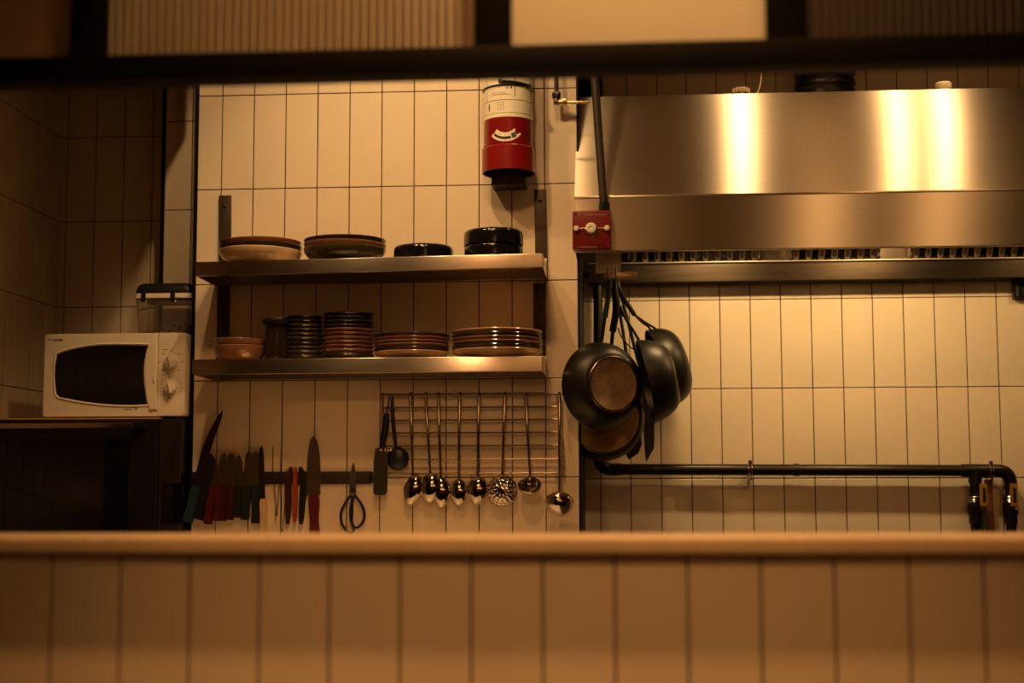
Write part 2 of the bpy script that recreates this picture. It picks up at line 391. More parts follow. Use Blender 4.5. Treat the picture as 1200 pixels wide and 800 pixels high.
# small fittings standing on the hood
def lamp_gland(u, ribbed, lab):
    p = at(u, 109.5 if u < 1000 else 106, YTOP+.02); s = px(YTOP)
    g = thing('cable_gland', lab, 'cable fitting', (p.x, YTOP+.035, zT), group='cable fittings on the hood')
    mb = MB(); mb.lathe([(0, 0), (.028, 0), (.028, .006), (.02, .008), (.02, .012), (0, .012)], 24); mb.build('base', M['brass'] if ribbed else M['white'], g)
    mb = MB(); h = .022 if ribbed else .026
    prof = [(0, .011), (.024, .011), (.026, .014), (.026, h), (.022, h+.004), (0, h+.004)]
    mb.lathe(prof, 24)
    if ribbed:
        for k in range(14):
            a = 2*PI*k/14; mb.tube([(.0262*math.cos(a), .0262*math.sin(a), .01), (.0262*math.cos(a), .0262*math.sin(a), h+.003)], .0028, 6)
    mb.build('cap', M['white'] if not ribbed else M['cable'], g)
lamp_gland(869, True, 'ribbed cable fitting on the hood top beside the white cable')
lamp_gland(1107, False, 'smooth white cable fitting at the right of the hood top')
p0 = at(884, 109, YTOP+.05); s = px(YTOP)
mb = MB(); mb.tube(smooth_path([(p0.x+a*s, YTOP+.06, zT-.001+b*s) for a, b in ((0, 0), (5, 9), (8, 19), (9, 32), (8, 60), (4, 110))]), .0028, 8)
mb.tube([(p0.x-.02, YTOP+.06, zT+.003), (p0.x, YTOP+.06, zT+.0035)], .004, 8)
tag(mb.build('cable', M['cable']), 'thin white cable curving up from the hood top', 'cable')
xa, xb = at(931, 95, 4.76).x, at(1002, 95, 4.76).x; rr = (xb-xa)/2
mb = MB(); pr = [(0, 0), (rr, 0)]
zz = 0
while zz < CEIL-zT-.02:
    pr += [(rr, zz+.004), (rr-.006, zz+.011), (rr-.006, zz+.017), (rr, zz+.024)]; zz += .0325
pr += [(0, zz)]
mb.lathe(pr, 48)
o = mb.build('exhaust_duct', M['plastic_black']); o.location = ((xa+xb)/2, 4.76, zT); tag(o, 'black ribbed exhaust duct rising from the hood top', 'duct')
xa, xb = XM1+.008, at(706, 95, 4.84).x
mb = MB(); mb.box(0, xb-xa, 0, .06, 0, CEIL-zT-.002, .003); mb.box(-.0, xb-xa+.0, -.006, .066, 0, .012, .002)
o = mb.build('riser_box', M['black_frame']); o.location = (xa, 4.83, zT); tag(o, 'black boxed riser standing on the left end of the hood top', 'riser')

# pull station, its conduit, pipe fitting
YS = YB-.05
a_, b_ = at(671, 292, YS), at(716, 246, YS)
W, H = b_.x-a_.x, b_.z-a_.z
ps = thing('pull_station', 'square red manual pull station with white knobs on the hood corner', 'alarm switch', ((a_.x+b_.x)/2, YS, a_.z))
mb = MB(); mb.box(-W/2, W/2, 0, .048, 0, H, .004); mb.build('housing', M['red_box'], ps)
for sx, sz in ((-.42, .92), (.42, .08), (.42, .92), (-.42, .08)):
    MB().lathe([(0, .0), (.0045, 0), (.004, .002), (0, .0022)], 12, T=Matrix.Translation((sx*W, .0005, sz*H)) @ fr((0, -1, 0))).build('corner_screw', M['red_box'], ps)
for xa, xb, za, zc in ((-.17, .42, .87, .895), (-.43, .13, .045, .07)): MB().box(xa*W, xb*W, -.0006, .001, za*H, zc*H).build('printed_line', M['pan_base'], ps)
mb = MB(); mb.tube([(-.40*W, -.006, .53*H), (.40*W, -.006, .53*H)], .0012, 8); mb.build('break_rod', M['brass'], ps)
for sx in (-.40, .39):
    mb = MB(); mb.lathe([(0, 0), (.008, 0), (.0085, .004), (.007, .011), (0, .0125)], 20, T=Matrix.Translation((sx*W, 0, .53*H)) @ fr((0, -1, 0))); mb.build('side_knob', M['white_knob'], ps)
mb = MB(); mb.lathe([(0, 0), (.0165, 0), (.0165, .006), (.0135, .011), (.006, .012), (.005, .010), (0, .010)], 28, T=Matrix.Translation((-.02*W, 0, .53*H)) @ fr((0, -1, 0))); kn = mb.build('pull_knob', M['white_knob'], ps)
mb = MB(); mb.tube([(-.02*W+.019*math.cos(a), -.012-.004, .50*H+.024*math.sin(a)) for a in [PI+PI*k/16 for k in range(17)]], .0014, 8); mb.build('pull_ring', M['chrome'], kn)
p1 = at(708, 246, YS+.024); p2 = at(696.5, 85, YS+.03); ptop = p1+(p2-p1)*2.6
cd = thing('conduit', 'dark upright conduit running up from the red pull station', 'pipe', p1)
mb = MB(); mb.tube([(0, 0, 0), tuple(ptop-p1)], .0125, 14); mb.build('tube', M['bracket'], cd)
mb = MB(); mb.lathe([(0, 0), (.016, 0), (.016, .022), (.0126, .024), (0, .024)], 8); mb.build('coupling', M['black_metal'], cd)
# supply fitting left of the hood
YV = YM-.05; s = px(YV)
p = at(652, 112, YV)
vf = thing('pipe_fitting', 'small chrome elbow fitting below a black pipe beside the hood', 'pipe fitting', p)
mb = MB(); mb.tube([(0, 0, 4*s), (.001, 0, 140*s)], .0068, 12); mb.build('supply_pipe', M['bracket'], vf)
mb = MB(); mb.lathe([(0, -.009), (.0125, -.009), (.0135, -.006), (.0135, .007), (.0125, .01), (0, .01)], 6); mb.build('nut', M['black_metal'], vf)
mb = MB(); mb.tube(smooth_path([(0, 0, -.006), (0, 0, -.016), (.004, 0, -.021), (.012, 0, -.022), (.03, 0, -.022)]), .0095, 12)
mb.lathe([(0, 0), (.0125, 0), (.0125, .012), (.01, .014), (0, .014)], 6, T=Matrix.Translation((.018, 0, -.022)) @ fr((1, 0, 0)))
mb.lathe([(0, 0), (.010, 0), (.011, .006), (0, .008)], 6, T=Matrix.Translation((-.002, 0, -.022)) @ fr((-1, 0, 0))); mb.build('elbow', M['brass'], vf)
mb = MB(); mb.tube([(.032, 0, -.022), (at(690, 121, YV).x-p.x, .0, -.0225)], .0045, 10); mb.build('thin_pipe', M['brass'], vf)

# ---------------------------------------------------------------- fire suppression cylinder
YE = YM-.088; s = px(YE, 596, 150)
base = at(596, 203.5, YE); R2 = 31*s; R1 = 28.7*s
def ez(v): return (at(596, v, YE).z-base.z)
ex = thing('fire_suppression_cylinder', 'red fire suppression cylinder with a cream label strapped to the wall', 'fire extinguisher', base)
zseam = ez(174)
mb = MB(); mb.lathe([(R2-.003, 0), (R2, 0), (R2, zseam-.006), (R1+.001, zseam), (R1-.003, zseam), (R2-.003, zseam-.006)], 64); mb.lathe([(R2-.003, 0), (R2-.003, zseam-.004)], 64)
mb.build('foot_skirt', M['red'], ex)
mb = MB(); prof = [(0, zseam-.015), (R1*.7, zseam-.012), (R1-.001, zseam-.001), (R1, zseam+.004), (R1, ez(20)), (R1*.8, ez(5)), (0, ez(0))]
mb.lathe(prof, 64); mb.build('shell', M['red'], ex)
mb = MB(); ring = [(R1*math.cos(2*PI*k/64), R1*math.sin(2*PI*k/64), zseam+.003) for k in range(64)]
mb.tube(ring, .0024, 8, closed=True); mb.build('weld_bead', M['red'], ex)
def cyl_patch(mb, a0, a1, z0, z1, r, mi=0, n=40, zf=None):
    """Curved sheet on the cylinder; angles from -y, positive to +x."""
    vs = []
    for k in range(n+1):
        a = a0+(a1-a0)*k/n
        for z in (z0, z1): vs.append((r*math.sin(a), -r*math.cos(a), z))
    mb.add(vs, [(2*k, 2*k+2, 2*k+3, 2*k+1) for k in range(n)], mi)
A = 1.45
mb = MB(); cyl_patch(mb, -A, A, ez(143.5), ez(15), R1+.0005)
lb = mb.build('label', M['label'], ex)
mb = MB(); ri = R1+.0009
def line_v(u, va, vb, w=.0013):
    a = math.asin(max(-1, min(1, (u-594)/28.7))); cyl_patch(mb, a-w/R1/2, a+w/R1/2, ez(va), ez(vb), ri, n=2)
def line_h(v, ua, ub, w=.001):
    a, b = [math.asin(max(-1, min(1, (q-594)/28.7))) for q in (ua, ub)]; z = ez(v); cyl_patch(mb, a, b, z-w/2, z+w/2, ri, n=24)
line_v(571, 123, 70); line_v(603.5, 121, 70, .002); line_v(620.5, 141, 70, .0016)
line_h(124, 567, 621, .0016); line_h(139, 567, 621, .0012)
for v, ua, ub in ((96, 574, 600), (99, 575, 592), (93, 574, 600), (111, 573, 579), (110, 583, 588), (110.5, 593, 597), (115, 576, 592), (118, 575, 598), (117, 578, 594)): line_h(v, ua, ub, .0007)
for v in (127, 129.5, 132, 134.5): line_h(v, 583, 592, .0006)
for q in (584, 587, 590): line_v(q, 136, 126, .0006)
for k in range(3): line_v(593+k*1.6, 112, 108, .0011)
line_v(599.5, 111.5, 108.5, .004)
a = math.asin((573.5-594)/28.7)
for k in range(7):
    zq = ez(136)+k*(ez(127)-ez(136))/6; ww = .0026*math.sqrt(max(.1, 1-((k-3)/3.2)**2)); cyl_patch(mb, a-ww/R1, a+ww/R1, zq-.002, zq+.002, ri, n=2)
mb.build('label_print', M['ink'], lb)
# crescent sticker
mb = MB()
def crescent(r0, r1, a0, a1, mi, rr_):
    vs = []; n = 20
    for k in range(n+1):
        a = a0+(a1-a0)*k/n
        for r in (r0, r1):
            x = r*math.sin(a); z = -r*math.cos(a); th = (x-.004)/R1
            vs.append((rr_*math.sin(th), -rr_*math.cos(th), ez(149)+z))
    mb.add(vs, [(2*k, 2*k+2, 2*k+3, 2*k+1) for k in range(n)], mi)
crescent(.034, .061, -.85, .92, 0, R1+.0005); crescent(.047, .054, -.75, .35, 1, R1+.0009); crescent(.041, .056, .40, .66, 2, R1+.0009); crescent(.041, .042, -.6, -.3, 1, R1+.0009)
mb.build('crescent_sticker', [M['label'], M['ink'], M['green_ink']], ex)
mb = MB()
zs = ez(107)
mb.tube([((R1+.002)*math.sin(a), -(R1+.002)*math.cos(a), zs+.0005*math.sin(a)) for a in [-1.7+3.4*k/40 for k in range(41)]], .0028, 8)
mb.tube([((R1+.004)*math.sin(a), -(R1+.004)*math.cos(a), zs+.009-.006*(a)) for a in [-.15+1.25*k/20 for k in range(21)]], .0045, 8)
mb.box(-.008, .008, -.006, .006, -.006, .006, .002, T=Matrix.Translation(((R1+.004)*math.sin(.95), -(R1+.004)*math.cos(.95), zs+.003)))
mb.build('strap', M['black_metal'], ex)
mb = MB(); mb.box(-.006, .006, -.004, .004, -.006, .006, .0015, T=Matrix.Translation(((R1+.007)*math.sin(-.22), -(R1+.007)*math.cos(-.22), zs+.011))); mb.build('buckle', M['chrome'], ex)
mb = MB(); mb.box(-20*s, 20*s, .0, .086, -13*s, 4*s, .002); mb.box(-.02, .02, .05, .086, 0, ez(120), .002); mb.build('wall_bracket', M['bracket'], ex)

# ---------------------------------------------------------------- wall shelves
SD = .235
class Shelf: pass
def make_shelf(ul, vl, ur, vr, thick_px, pvl, lab, vbt):
    S = Shelf(); YFr = YM-SD
    a, b = at(ul, vl, YFr), at(ur, vr, YFr)
    S.a, S.b = a, b; S.slope = (b.z-a.z)/(b.x-a.x)
    S.z = lambda x: a.z+(x-a.x)*S.slope
    w = (b-a).length; ang = math.atan2(b.z-a.z, b.x-a.x); S.ang = ang
    th = thick_px*px(YFr, 420, vl)
    root = thing('wall_shelf', lab, 'shelf', a, (0, -ang, 0), 'steel wall shelves')
    m_ = MB(); m_.box(0, w, 0, SD-.013, -.0025, 0, .0006); m_.box(0, w, -.002, .0025, -th, .0004, .0018, seg=3)
    m_.box(0, w, .001, .016, -th, -th+.002); m_.box(0, .0015, 0, SD-.013, -th, -.001); m_.box(w-.0015, w, 0, SD-.013, -th, -.001); m_.box(0, w, SD-.016, SD-.0135, -th, .02)
    m_.build('shelf_board', M['steel'], root, uv=True)
    for (ub0, ub1, vt) in vbt:
        x0 = at(ub0, vt, YM-.012).x-a.x; x1 = at(ub1, vt, YM-.012).x-a.x
        zt_ = at(ub0, vt, YM-.012).z-a.z - x0*math.tan(ang)
        m_ = MB(); m_.box(x0, x1, SD-.013, SD-.0005, -th, zt_, .0012)
        xx = (x0+x1)/2
        br = m_.build('bracket', M['bracket'], root)
        for zz in (zt_-.035, .022, -th+.012):
            m3 = MB(); m3.lathe([(0, 0), (.006, 0), (.006, .0015), (.003, .003), (0, .003)], 14, T=Matrix.Translation((xx, SD-.013, zz)) @ fr((0, -1, 0))); m3.build('bolt', M['black_metal'], br)
    return S
S1 = make_shelf(229, 307.2, 636, 296.8, 16.3, 0, 'upper steel wall shelf carrying four groups of dishes', ((257.5, 271.5, 229), (627, 641, 222)))
S2 = make_shelf(225.5, 421.5, 635.5, 417, 17.5, 0, 'lower steel wall shelf carrying bowls, a jar and plate stacks', ((255, 269, 334), (625, 639, 332)))

def dish(r, h, rf, t=.004, steep=1.6, zp=None):
    """Profile of a round dish: foot radius rf, rim radius r, height h."""
    out = [(0, .003), (rf-.006, .003), (rf-.005, 0), (rf, 0), (rf+.001, .003)]
    n = 9; zp = zp or steep
    for k in range(1, n+1):
        q = k/n; out.append((rf+(r-rf)*(1-(1-q)**steep), .003+(h-.003)*q**zp))
    inn = []
    for k in range(n, 0, -1):
        q = k/n; inn.append((max(rf+(r-rf)*(1-(1-q)**steep)-t, 0), min(.003+(h-.003)*q**zp+t*.75, h+.0003)))
    out += [(r-.0012, h+.0016)] + inn + [(rf-.008, .0035+t*.6), (0, .0035+t*.6)]
    return out
ORD = ['bottom', 'second', 'third', 'fourth', 'fifth', 'sixth', 'seventh', 'eighth', 'ninth', 'tenth', 'eleventh', 'twelfth']
def inverted_bowl(r, h, t=.004):
    return [(r-t, 0), (r, 0), (r*1.0, h*.25), (r*.995, h*.7), (r*.975, h*.87), (r*.92, h*.96), (r*.8, h), (r*.45, h+.001), (r*.44, h+.004), (r*.40, h+.004), (r*.39, h), (0, h),
            (0, h-t), (r*.8, h-t), (r*.92-t*.5, h*.93-t*.4), (r-t, h*.7), (r-t, 0)]
def stack(S, ul, ur, y, r_over, h, rf, mats, dz, name, desc, where, cat, group, tilt=0., steep=1.6, t=.004, zp=None):
    Y = y; uc = (ul+ur)/2; vv = 290 if S is S1 else 405
    r = (ur-ul)/2*px(Y, uc, vv)*1.0
    x = at(uc, vv, Y).x; z = S.z(x)+.0006
    cache = {}; n = len(mats)
    for k, mname in enumerate(mats):
        rk = r*random.uniform(.985, 1.0)
        if mname not in cache:
            cache[mname] = MB().lathe(inverted_bowl(r, h) if mname == 'cer_black' else dish(r, h, rf*r, t, steep, zp), 56).build(name, M[mname]); o = cache[mname]
        else:
            o = cache[mname].copy(); C.objects.link(o)
        col = {'cer_cream': 'cream', 'cer_dark': 'dark brown', 'cer_rust': 'rust brown', 'cer_olive': 'dark olive', 'cer_brown': 'brown', 'cer_tan': 'tan', 'cer_black': 'black'}[mname]
        if n == 1: pos = ''
        elif k == 0: pos = ', lowest'
        elif k == n-1: pos = ', topmost'
        elif n == 3: pos = ', middle one'
        else: pos = ', %s from the bottom' % ORD[k]
        l = '%s %s%s %s' % (col, desc, pos, where)
        tag(o, l, cat, group)
        o.location = (x+random.uniform(-.0012, .0012)*(k > 0), Y+random.uniform(-.001, .001), z+k*dz)
        o.rotation_euler = (0, -S.ang, random.random()*6) if not tilt or k == 0 else (0, tilt, 0)
        s_ = rk/r; o.scale = (s_, s_, 1)
yc = YM-.128
stack(S1, 257, 354, YM-.135, 0, .041, .62, ['cer_cream', 'cer_dark', 'cer_rust'], .0135, 'plate', 'deep plate', 'of the leftmost upper shelf stack', 'plate', 'leftmost plates on the upper shelf', steep=1.5, zp=1.9, t=.003)
stack(S1, 356, 452.5, YM-.135, 0, .041, .58, ['cer_olive', 'cer_brown', 'cer_dark'], .0135, 'plate', 'deep plate', 'of the upper shelf stack left of the black bowl', 'plate', 'dark plates on the upper shelf', steep=1.5, zp=1.9, t=.003)
stack(S1, 461, 531.5, YM-.12, 0, .048, .90, ['cer_black'], .04, 'bowl', 'upturned bowl', 'standing alone on the upper shelf', 'bowl', 'black bowls on the upper shelf', steep=1.05)
stack(S1, 543, 613.5, YM-.12, 0, .046, .90, ['cer_black', 'cer_black'], .0425, 'bowl', 'upturned bowl', 'of the pair near the right upper bracket', 'bowl', 'black bowls on the upper shelf', steep=1.05, t=.003)
stack(S2, 250, 313, YM-.12, 0, .046, .55, ['cer_brown', 'cer_brown'], .021, 'bowl', 'bowl', 'of the two leaning at the left of the lower shelf', 'bowl', 'leaning brown bowls', tilt=.02, steep=1.5, zp=1.9, t=.003)
stack(S2, 335.5, 378, YM-.12, 0, .0165, .6, ['cer_dark', 'cer_olive', 'cer_olive', 'cer_dark', 'cer_olive', 'cer_olive', 'cer_olive', 'cer_olive', 'cer_dark', 'cer_dark'], .0131, 'saucer', 'saucer', 'of the narrow stack beside the jar', 'saucer', 'saucers beside the jar', steep=1.4)
stack(S2, 378.5, 438.5, YM-.125, 0, .0185, .62, ['cer_dark', 'cer_brown', 'cer_rust', 'cer_brown', 'cer_brown', 'cer_rust', 'cer_brown', 'cer_dark', 'cer_dark', 'cer_dark', 'cer_dark'], .0122, 'small_bowl', 'shallow bowl', 'of the tall lower shelf stack', 'bowl', 'shallow bowls in the tall stack', steep=1.4)
stack(S2, 438.5, 527.5, YM-.135, 0, .0205, .66, ['cer_tan', 'cer_dark', 'cer_brown', 'cer_brown', 'cer_rust', 'cer_dark'], .0103, 'plate', 'flat plate', 'of the medium lower shelf stack', 'plate', 'medium plates on the lower shelf', steep=1.5)
stack(S2, 529, 636.5, YM-.142, 0, .0225, .68, ['cer_tan', 'cer_dark', 'cer_brown', 'cer_brown', 'cer_dark', 'cer_tan'], .0112, 'dinner_plate', 'wide dinner plate', 'of the widest lower shelf stack', 'plate', 'wide dinner plates at the right of the lower shelf', steep=1.5)
# jar with a dark lid
yj = YM-.15; s = px(yj, 325, 400); xj = at(324, 400, yj).x
jar = thing('jar', 'dark glass jar with a wide black lid beside the saucers', 'jar', (xj, yj, S2.z(xj)+.0005), (0, 0, 0))
rj = 13.2*s
mb = MB(); mb.lathe([(0, 0), (rj*.95, 0), (rj, .005), (rj, 38*s), (rj*.9, 42*s), (rj*.9, 45*s), (rj*.9-.003, 45*s), (rj*.9-.003, 41*s), (rj-.003, 37*s), (rj-.003, .006), (0, .005)], 40); mb.build('glass_body', M['jar_glass'], jar)
mb = MB(); mb.lathe([(0, .006), (rj-.004, .006), (rj-.004, 30*s), (0, 31*s)], 32); mb.build('contents', M['jar_content'], jar)
mb = MB(); mb.lathe([(0, 43.5*s), (16*s, 43.5*s), (17*s, 45*s), (17*s, 48*s), (15*s, 50.5*s), (0, 51*s)], 40); mb.build('lid', M['plastic_black'], jar)

# ---------------------------------------------------------------- microwave, oven, container
YW = 4.385
oz = at(120, 489.6, YW).z
w0, w1 = at(51, 440, YW), at(218.5, 440, YW); XR = min(w1.x+.012, XM0-.018)
mx = thing('microwave', 'cream microwave oven with two dials and a dark window', 'microwave', (w0.x, YW, oz))
mw, mh = XR-w0.x, at(130, 390.5, YW).z-oz
def mp_(u, v): q = at(u, v, YW); return (q.x-w0.x, q.z-oz)
mb = MB(); mb.box(0, mw, .012, .27, .004, mh, .008, seg=3)
for xx in (.03, mw-.03):
    for yy in (.04, .24): mb.lathe([(0, 0), (.01, 0), (.01, .006), (0, .006)], 12, T=Matrix.Translation((xx, yy, 0)))
mb.build('body', M['white'], mx)
ud = 184.5
xd = mp_(ud, 440)[0]
def rounded(x0, x1, z0, z1, r, corners=(1, 1, 1, 1), n=6):
    o_ = []
    for (cx, cz, a0, on) in ((x1, z1, 0, corners[0]), (x0, z1, PI/2, corners[1]), (x0, z0, PI, corners[2]), (x1, z0, 1.5*PI, corners[3])):
        if not on: o_.append((cx, cz)); continue
        c = (cx-r if cx == x1 else cx+r, cz-r if cz == z1 else cz+r)
        o_ += [(c[0]+r*math.cos(a0+PI/2*k/n), c[1]+r*math.sin(a0+PI/2*k/n)) for k in range(n+1)]
    return o_
zf0 = .004
dm = MB(); dm.prism(rounded(0, xd-.0008, zf0, mh, .009, (0, 1, 1, 0)), 0, .014, bev=.002)
door = dm.build('door', M['white'], mx)
wpx = [(67, 415.3), (76, 412), (88, 409), (102, 406.4), (118, 404.6), (136, 404.2), (155, 404.4), (173.5, 405), (171, 413), (169, 424), (168.2, 436), (168.8, 450), (170.5, 463), (172.5, 473.5), (155, 474.3), (136, 474), (118, 472.8), (100, 470.6), (84, 467.8), (70, 465), (66.5, 462), (65, 452), (64.3, 441), (64.8, 428)]
wo = [mp_(*q) for q in wpx]
cw = (sum(a for a, b in wo)/len(wo), sum(b for a, b in wo)/len(wo))
def grow(o_, d): return [(a+(a-cw[0])*d/max(abs(a-cw[0]), .05)*.9, b+(b-cw[1])*d/max(abs(b-cw[1]), .03)*.9) for a, b in o_]
# moulded ring around the window
g1 = [(a+(a-cw[0])*.045, b+(b-cw[1])*.09) for a, b in wo]; n = len(wo)
mb = MB()
vs = [(a, -.0002, b) for a, b in g1] + [(a+(c-a)*.5, -.0035, b+(d-b)*.5) for (a, b), (c, d) in zip(g1, wo)] + [(a, -.0005, b) for a, b in wo]
mb.add(vs, [(k, (k+1) % n, n+(k+1) % n, n+k) for k in range(n)] + [(n+k, n+(k+1) % n, 2*n+(k+1) % n, 2*n+k) for k in range(n)])
mb.build('window_rim', M['white'], door)
mb = MB(); mb.prism(wo, -.0012, .002); mb.build('window_glass', M['dark_glass'], door)
# handle swelling at the right of the door
hp = [(178.5, 397.5), (184, 398.5), (184, 480), (175.5, 481), (172, 465), (170, 450), (169.6, 436), (170.5, 422), (173.5, 408)]
mb = MB(); mb.prism([mp_(*q) for q in hp], -.006, .001, bev=.003); mb.build('door_grip', M['white'], door)
mb = MB(); q = mp_(182.5, 443); mb.lathe([(0, 0), (.004, 0), (.003, .004), (0, .005)], 16, T=Matrix.Translation((q[0]-.003, -.006, q[1])) @ fr((0, -1, 0)) @ Matrix.Diagonal((1, 4, 1, 1))); mb.build('latch_mark', M['white_knob'], door)
mb = MB()
q = mp_(57.5, 398.6); mb.lathe([(0, 0), (.0024, 0), (.0024, .0006), (0, .0006)], 16, T=Matrix.Translation((q[0]+.0015, -.0002, q[1]+.002)) @ fr((0, -1, 0))); mb.build('logo_dot', M['ink'], door); mb = MB()
q = mp_(61.5, 399.6); text_mesh(mb, 'arcelik', .0125, Matrix.Translation((q[0], -.0004, q[1])) @ Matrix.Rotation(PI/2, 4, 'X'))
mb.build('lettering', M['ink'], door); mb = MB()
q = mp_(144.5, 479.6); mb.box(q[0], q[0]+.026, -.0006, 0, q[1], q[1]+.0014); mb.build('printed_mark', M['ink'], door); mb = MB()
q = mp_(159.5, 478.6); mb.lathe([(.0022, 0), (.004, 0), (.004, .0006), (.0022, .0006)], 16, T=Matrix.Translation((q[0], 0, q[1])) @ fr((0, -1, 0)))
mb.build('printed_mark', M['ink'], door)
cmh = MB(); cmh.prism(rounded(xd+.0008, mw, zf0, mh, .009, (1, 0, 0, 1)), 0, .014, bev=.002)
panel = cmh.build('control_panel', M['white'], mx)
mb = MB()
for (uk, vk, nd, rt) in ((200.6, 424, 7, 13.5), (200.2, 453.5, 14, 12.5)):
    q = mp_(uk, vk); s = px(YW, 200, 440); kr = 8*s
    km = MB(); T = Matrix.Translation((q[0], 0, q[1])) @ fr((0, -1, 0))
    km.lathe([(0, 0), (kr*1.12, 0), (kr*1.12, .002), (kr, .003), (kr*.9, .015), (kr*.75, .0175), (0, .018)], 32, T=T)
    km.box(-.0022, .0022, -.024, -.012, -kr*.9, kr*.85, .0012, T=Matrix.Translation((q[0], 0, q[1])) @ Matrix.Rotation(-.25, 4, 'Y'))
    km.build('dial', M['white_knob'], panel)
    for k in range(nd):
        a = -2.35+4.7*k/(nd-1); xx, zz = q[0]+rt*s*math.sin(a), q[1]+rt*s*math.cos(a)
        wd = .003 if nd == 7 else .0016; MB().box(xx-wd, xx+wd, -.0006, 0, zz-.0009, zz+.0009).build('dial_mark', M['ink'], panel)
for u, v, a, b in ((191, 410, .013, .0016), (190, 440, .008, .0014), (197, 466, .006, .003)): q = mp_(u, v); MB().box(q[0], q[0]+a, -.0006, 0, q[1], q[1]+b).build('dial_mark', M['ink'], panel)
# oven below
YO = 4.36
otop = oz-.0045
oxr = XM0-.018
o0 = XL+.004
ov = thing('wall_oven', 'large black built-in oven with a steel handle under the microwave', 'oven', (o0, YO, 0))
ow = oxr-o0
bodyz = .25
mb = MB(); mb.box(0, ow, .02, .305, bodyz, otop, .003); mb.build('body', M['oven'], ov)
xo = at(185, 560, YO).x-o0
mb = MB(); mb.box(.002, xo-.002, 0, .022, bodyz+.1, otop-.003, .003); od = mb.build('door', M['oven'], ov)
g0, g1_ = at(12, 514, YO), at(151, 514, YO)
mb = MB(); mb.box(.03, g1_.x-o0+.005, -.0015, .001, bodyz+.2, g0.z, .001); mb.build('door_glass', M['dark_glass'], od)
hz0, hz1 = at(80, 502, YO).z, at(80, 496, YO).z
mb = MB(); mb.box(.0, at(160, 498, YO-.03).x-o0, -.034, -.022, hz0, hz1, .002); mb.build('handle', M['steel'], od, uv=True)
for xx in (.04, at(163, 498, YO-.02).x-o0): MB().box(xx-.014, xx+.016, -.036, .002, hz0-.004, hz1+.003, .003).build('handle_mount', M['oven'], od)
mb = MB(); mb.box(xo, ow, .004, .022, bodyz, otop-.001, .003); op_ = mb.build('side_panel', M['oven_panel'], ov)
q = at(203, 566, YO)
mb = MB(); mb.box(q.x-o0-.035, q.x-o0+.03, .001, .006, q.z-.12, q.z, .001); mb.build('display', M['dark_glass'], op_)
for xx in (.04, ow-.05):
    for yy in (.05, .24): MB().box(xx, xx+.03, yy, yy+.03, 0, bodyz+.01, .002).build('leg', M['oven'], ov)
# thin board under the microwave
bx1 = at(187, 490, YO+.012).x
mb = MB(); mb.prism([(-1.936, otop+.0005), (bx1, otop+.0005), (bx1, otop+.0042), (-1.936, otop+.0042)], YO+.012, YO+.28, bev=.0008)
tag(mb.build('thin_board', M['wood']), 'thin yellow wooden board between the microwave and the black oven', 'board')
# container with chilies on the microwave
ctop = oz+mh; yc0, yc1 = 4.455, 4.640
cxl = at(157, 360, yc0).x; cxr = XM0-.022
s = px(yc0, 190, 360)
zr = at(190, 348, yc0).z-ctop
cn = thing('storage_container', 'clear plastic tub with a black clip lid standing on the microwave', 'container', ((cxl+cxr)/2, (yc0+yc1)/2, ctop+.001))
hw, hd = (cxr-cxl)/2, (yc1-yc0)/2
def loop(wx, wy, z, r=.02, n=5):
    return [(x, y, z) for x, y in rounded(-wx, wx, -wy, wy, r, n=n)]
def loft(mb, loops, cap0=True, cap1=False, mi=0):
    n = len(loops[0]); vs = [p for l in loops for p in l]; fs = []
    for i in range(len(loops)-1):
        for k in range(n): fs.append((i*n+k, i*n+(k+1) % n, (i+1)*n+(k+1) % n, (i+1)*n+k))
    if cap0: fs.append(tuple(range(n))[::-1])
    if cap1: fs.append(tuple(range((len(loops)-1)*n, len(loops)*n)))
    mb.add(vs, fs, mi)
mb = MB(); loft(mb, [loop(hw*.90, hd*.88, 0), loop(hw*.91, hd*.89, .003), loop(hw*.99, hd*.99, zr), loop(hw*.975, hd*.97, zr), loop(hw*.90, hd*.87, .004), loop(hw*.3, hd*.3, .004)], True, True); mb.build('tub', M['plastic_clear'], cn)
mb = MB(); loft(mb, [loop(hw*.99, hd*.99, zr-.004), loop(hw*1.03, hd*1.03, zr-.003), loop(hw*1.03, hd*1.03, zr+.011), loop(hw*.97, hd*.97, zr+.012), loop(hw*.97, hd*.97, zr-.003)], False, False); mb.build('rim', M['white'], cn)
mb = MB(); loft(mb, [loop(hw*.93, hd*.95, zr+.010), loop(hw*1.0, hd*1.0, zr+.014), loop(hw*1.0, hd*1.0, zr+.021), loop(hw*.95, hd*.95, zr+.036), loop(hw*.86, hd*.86, zr+.044)], True, True); mb.build('lid', M['plastic_black'], cn)
for uc_ in (168.5, 203):
    xx = at(uc_, 350, yc0).x-(cxl+cxr)/2
    mb = MB(); mb.box(xx-.007, xx+.007, -hd*1.03-.005, -hd*1.03+.001, zr-.017, zr+.020, .002); cl = mb.build('clip', M['plastic_black'], cn)
    mb = MB(); mb.lathe([(.001, 0), (.004, 0), (.004, .003), (.001, .003)], 12, T=Matrix.Translation((xx+.006, -hd*1.0, zr-.014)) @ fr((0, -1, 0))); mb.build('clip_hinge', M['white'], cl)
mb = MB()
for k in range(110):
    x, y = random.uniform(-hw*.72, hw*.74), random.uniform(-hd*.66, hd*.66); zq = .011+random.random()*(.012+.022*max(0, x/hw+.3)); a = random.random()*6.3; l = random.uniform(.012, .022)
    mb.tube(smooth_path([(x-l*math.cos(a)/2, y-l*math.sin(a)/2, zq), (x, y, zq+random.uniform(-.003, .004)), (x+l*math.cos(a)/2, y+l*math.sin(a)/2, zq)], 3), [.0012, .0025, .003, .0035, .003, .002, .0008], 6)
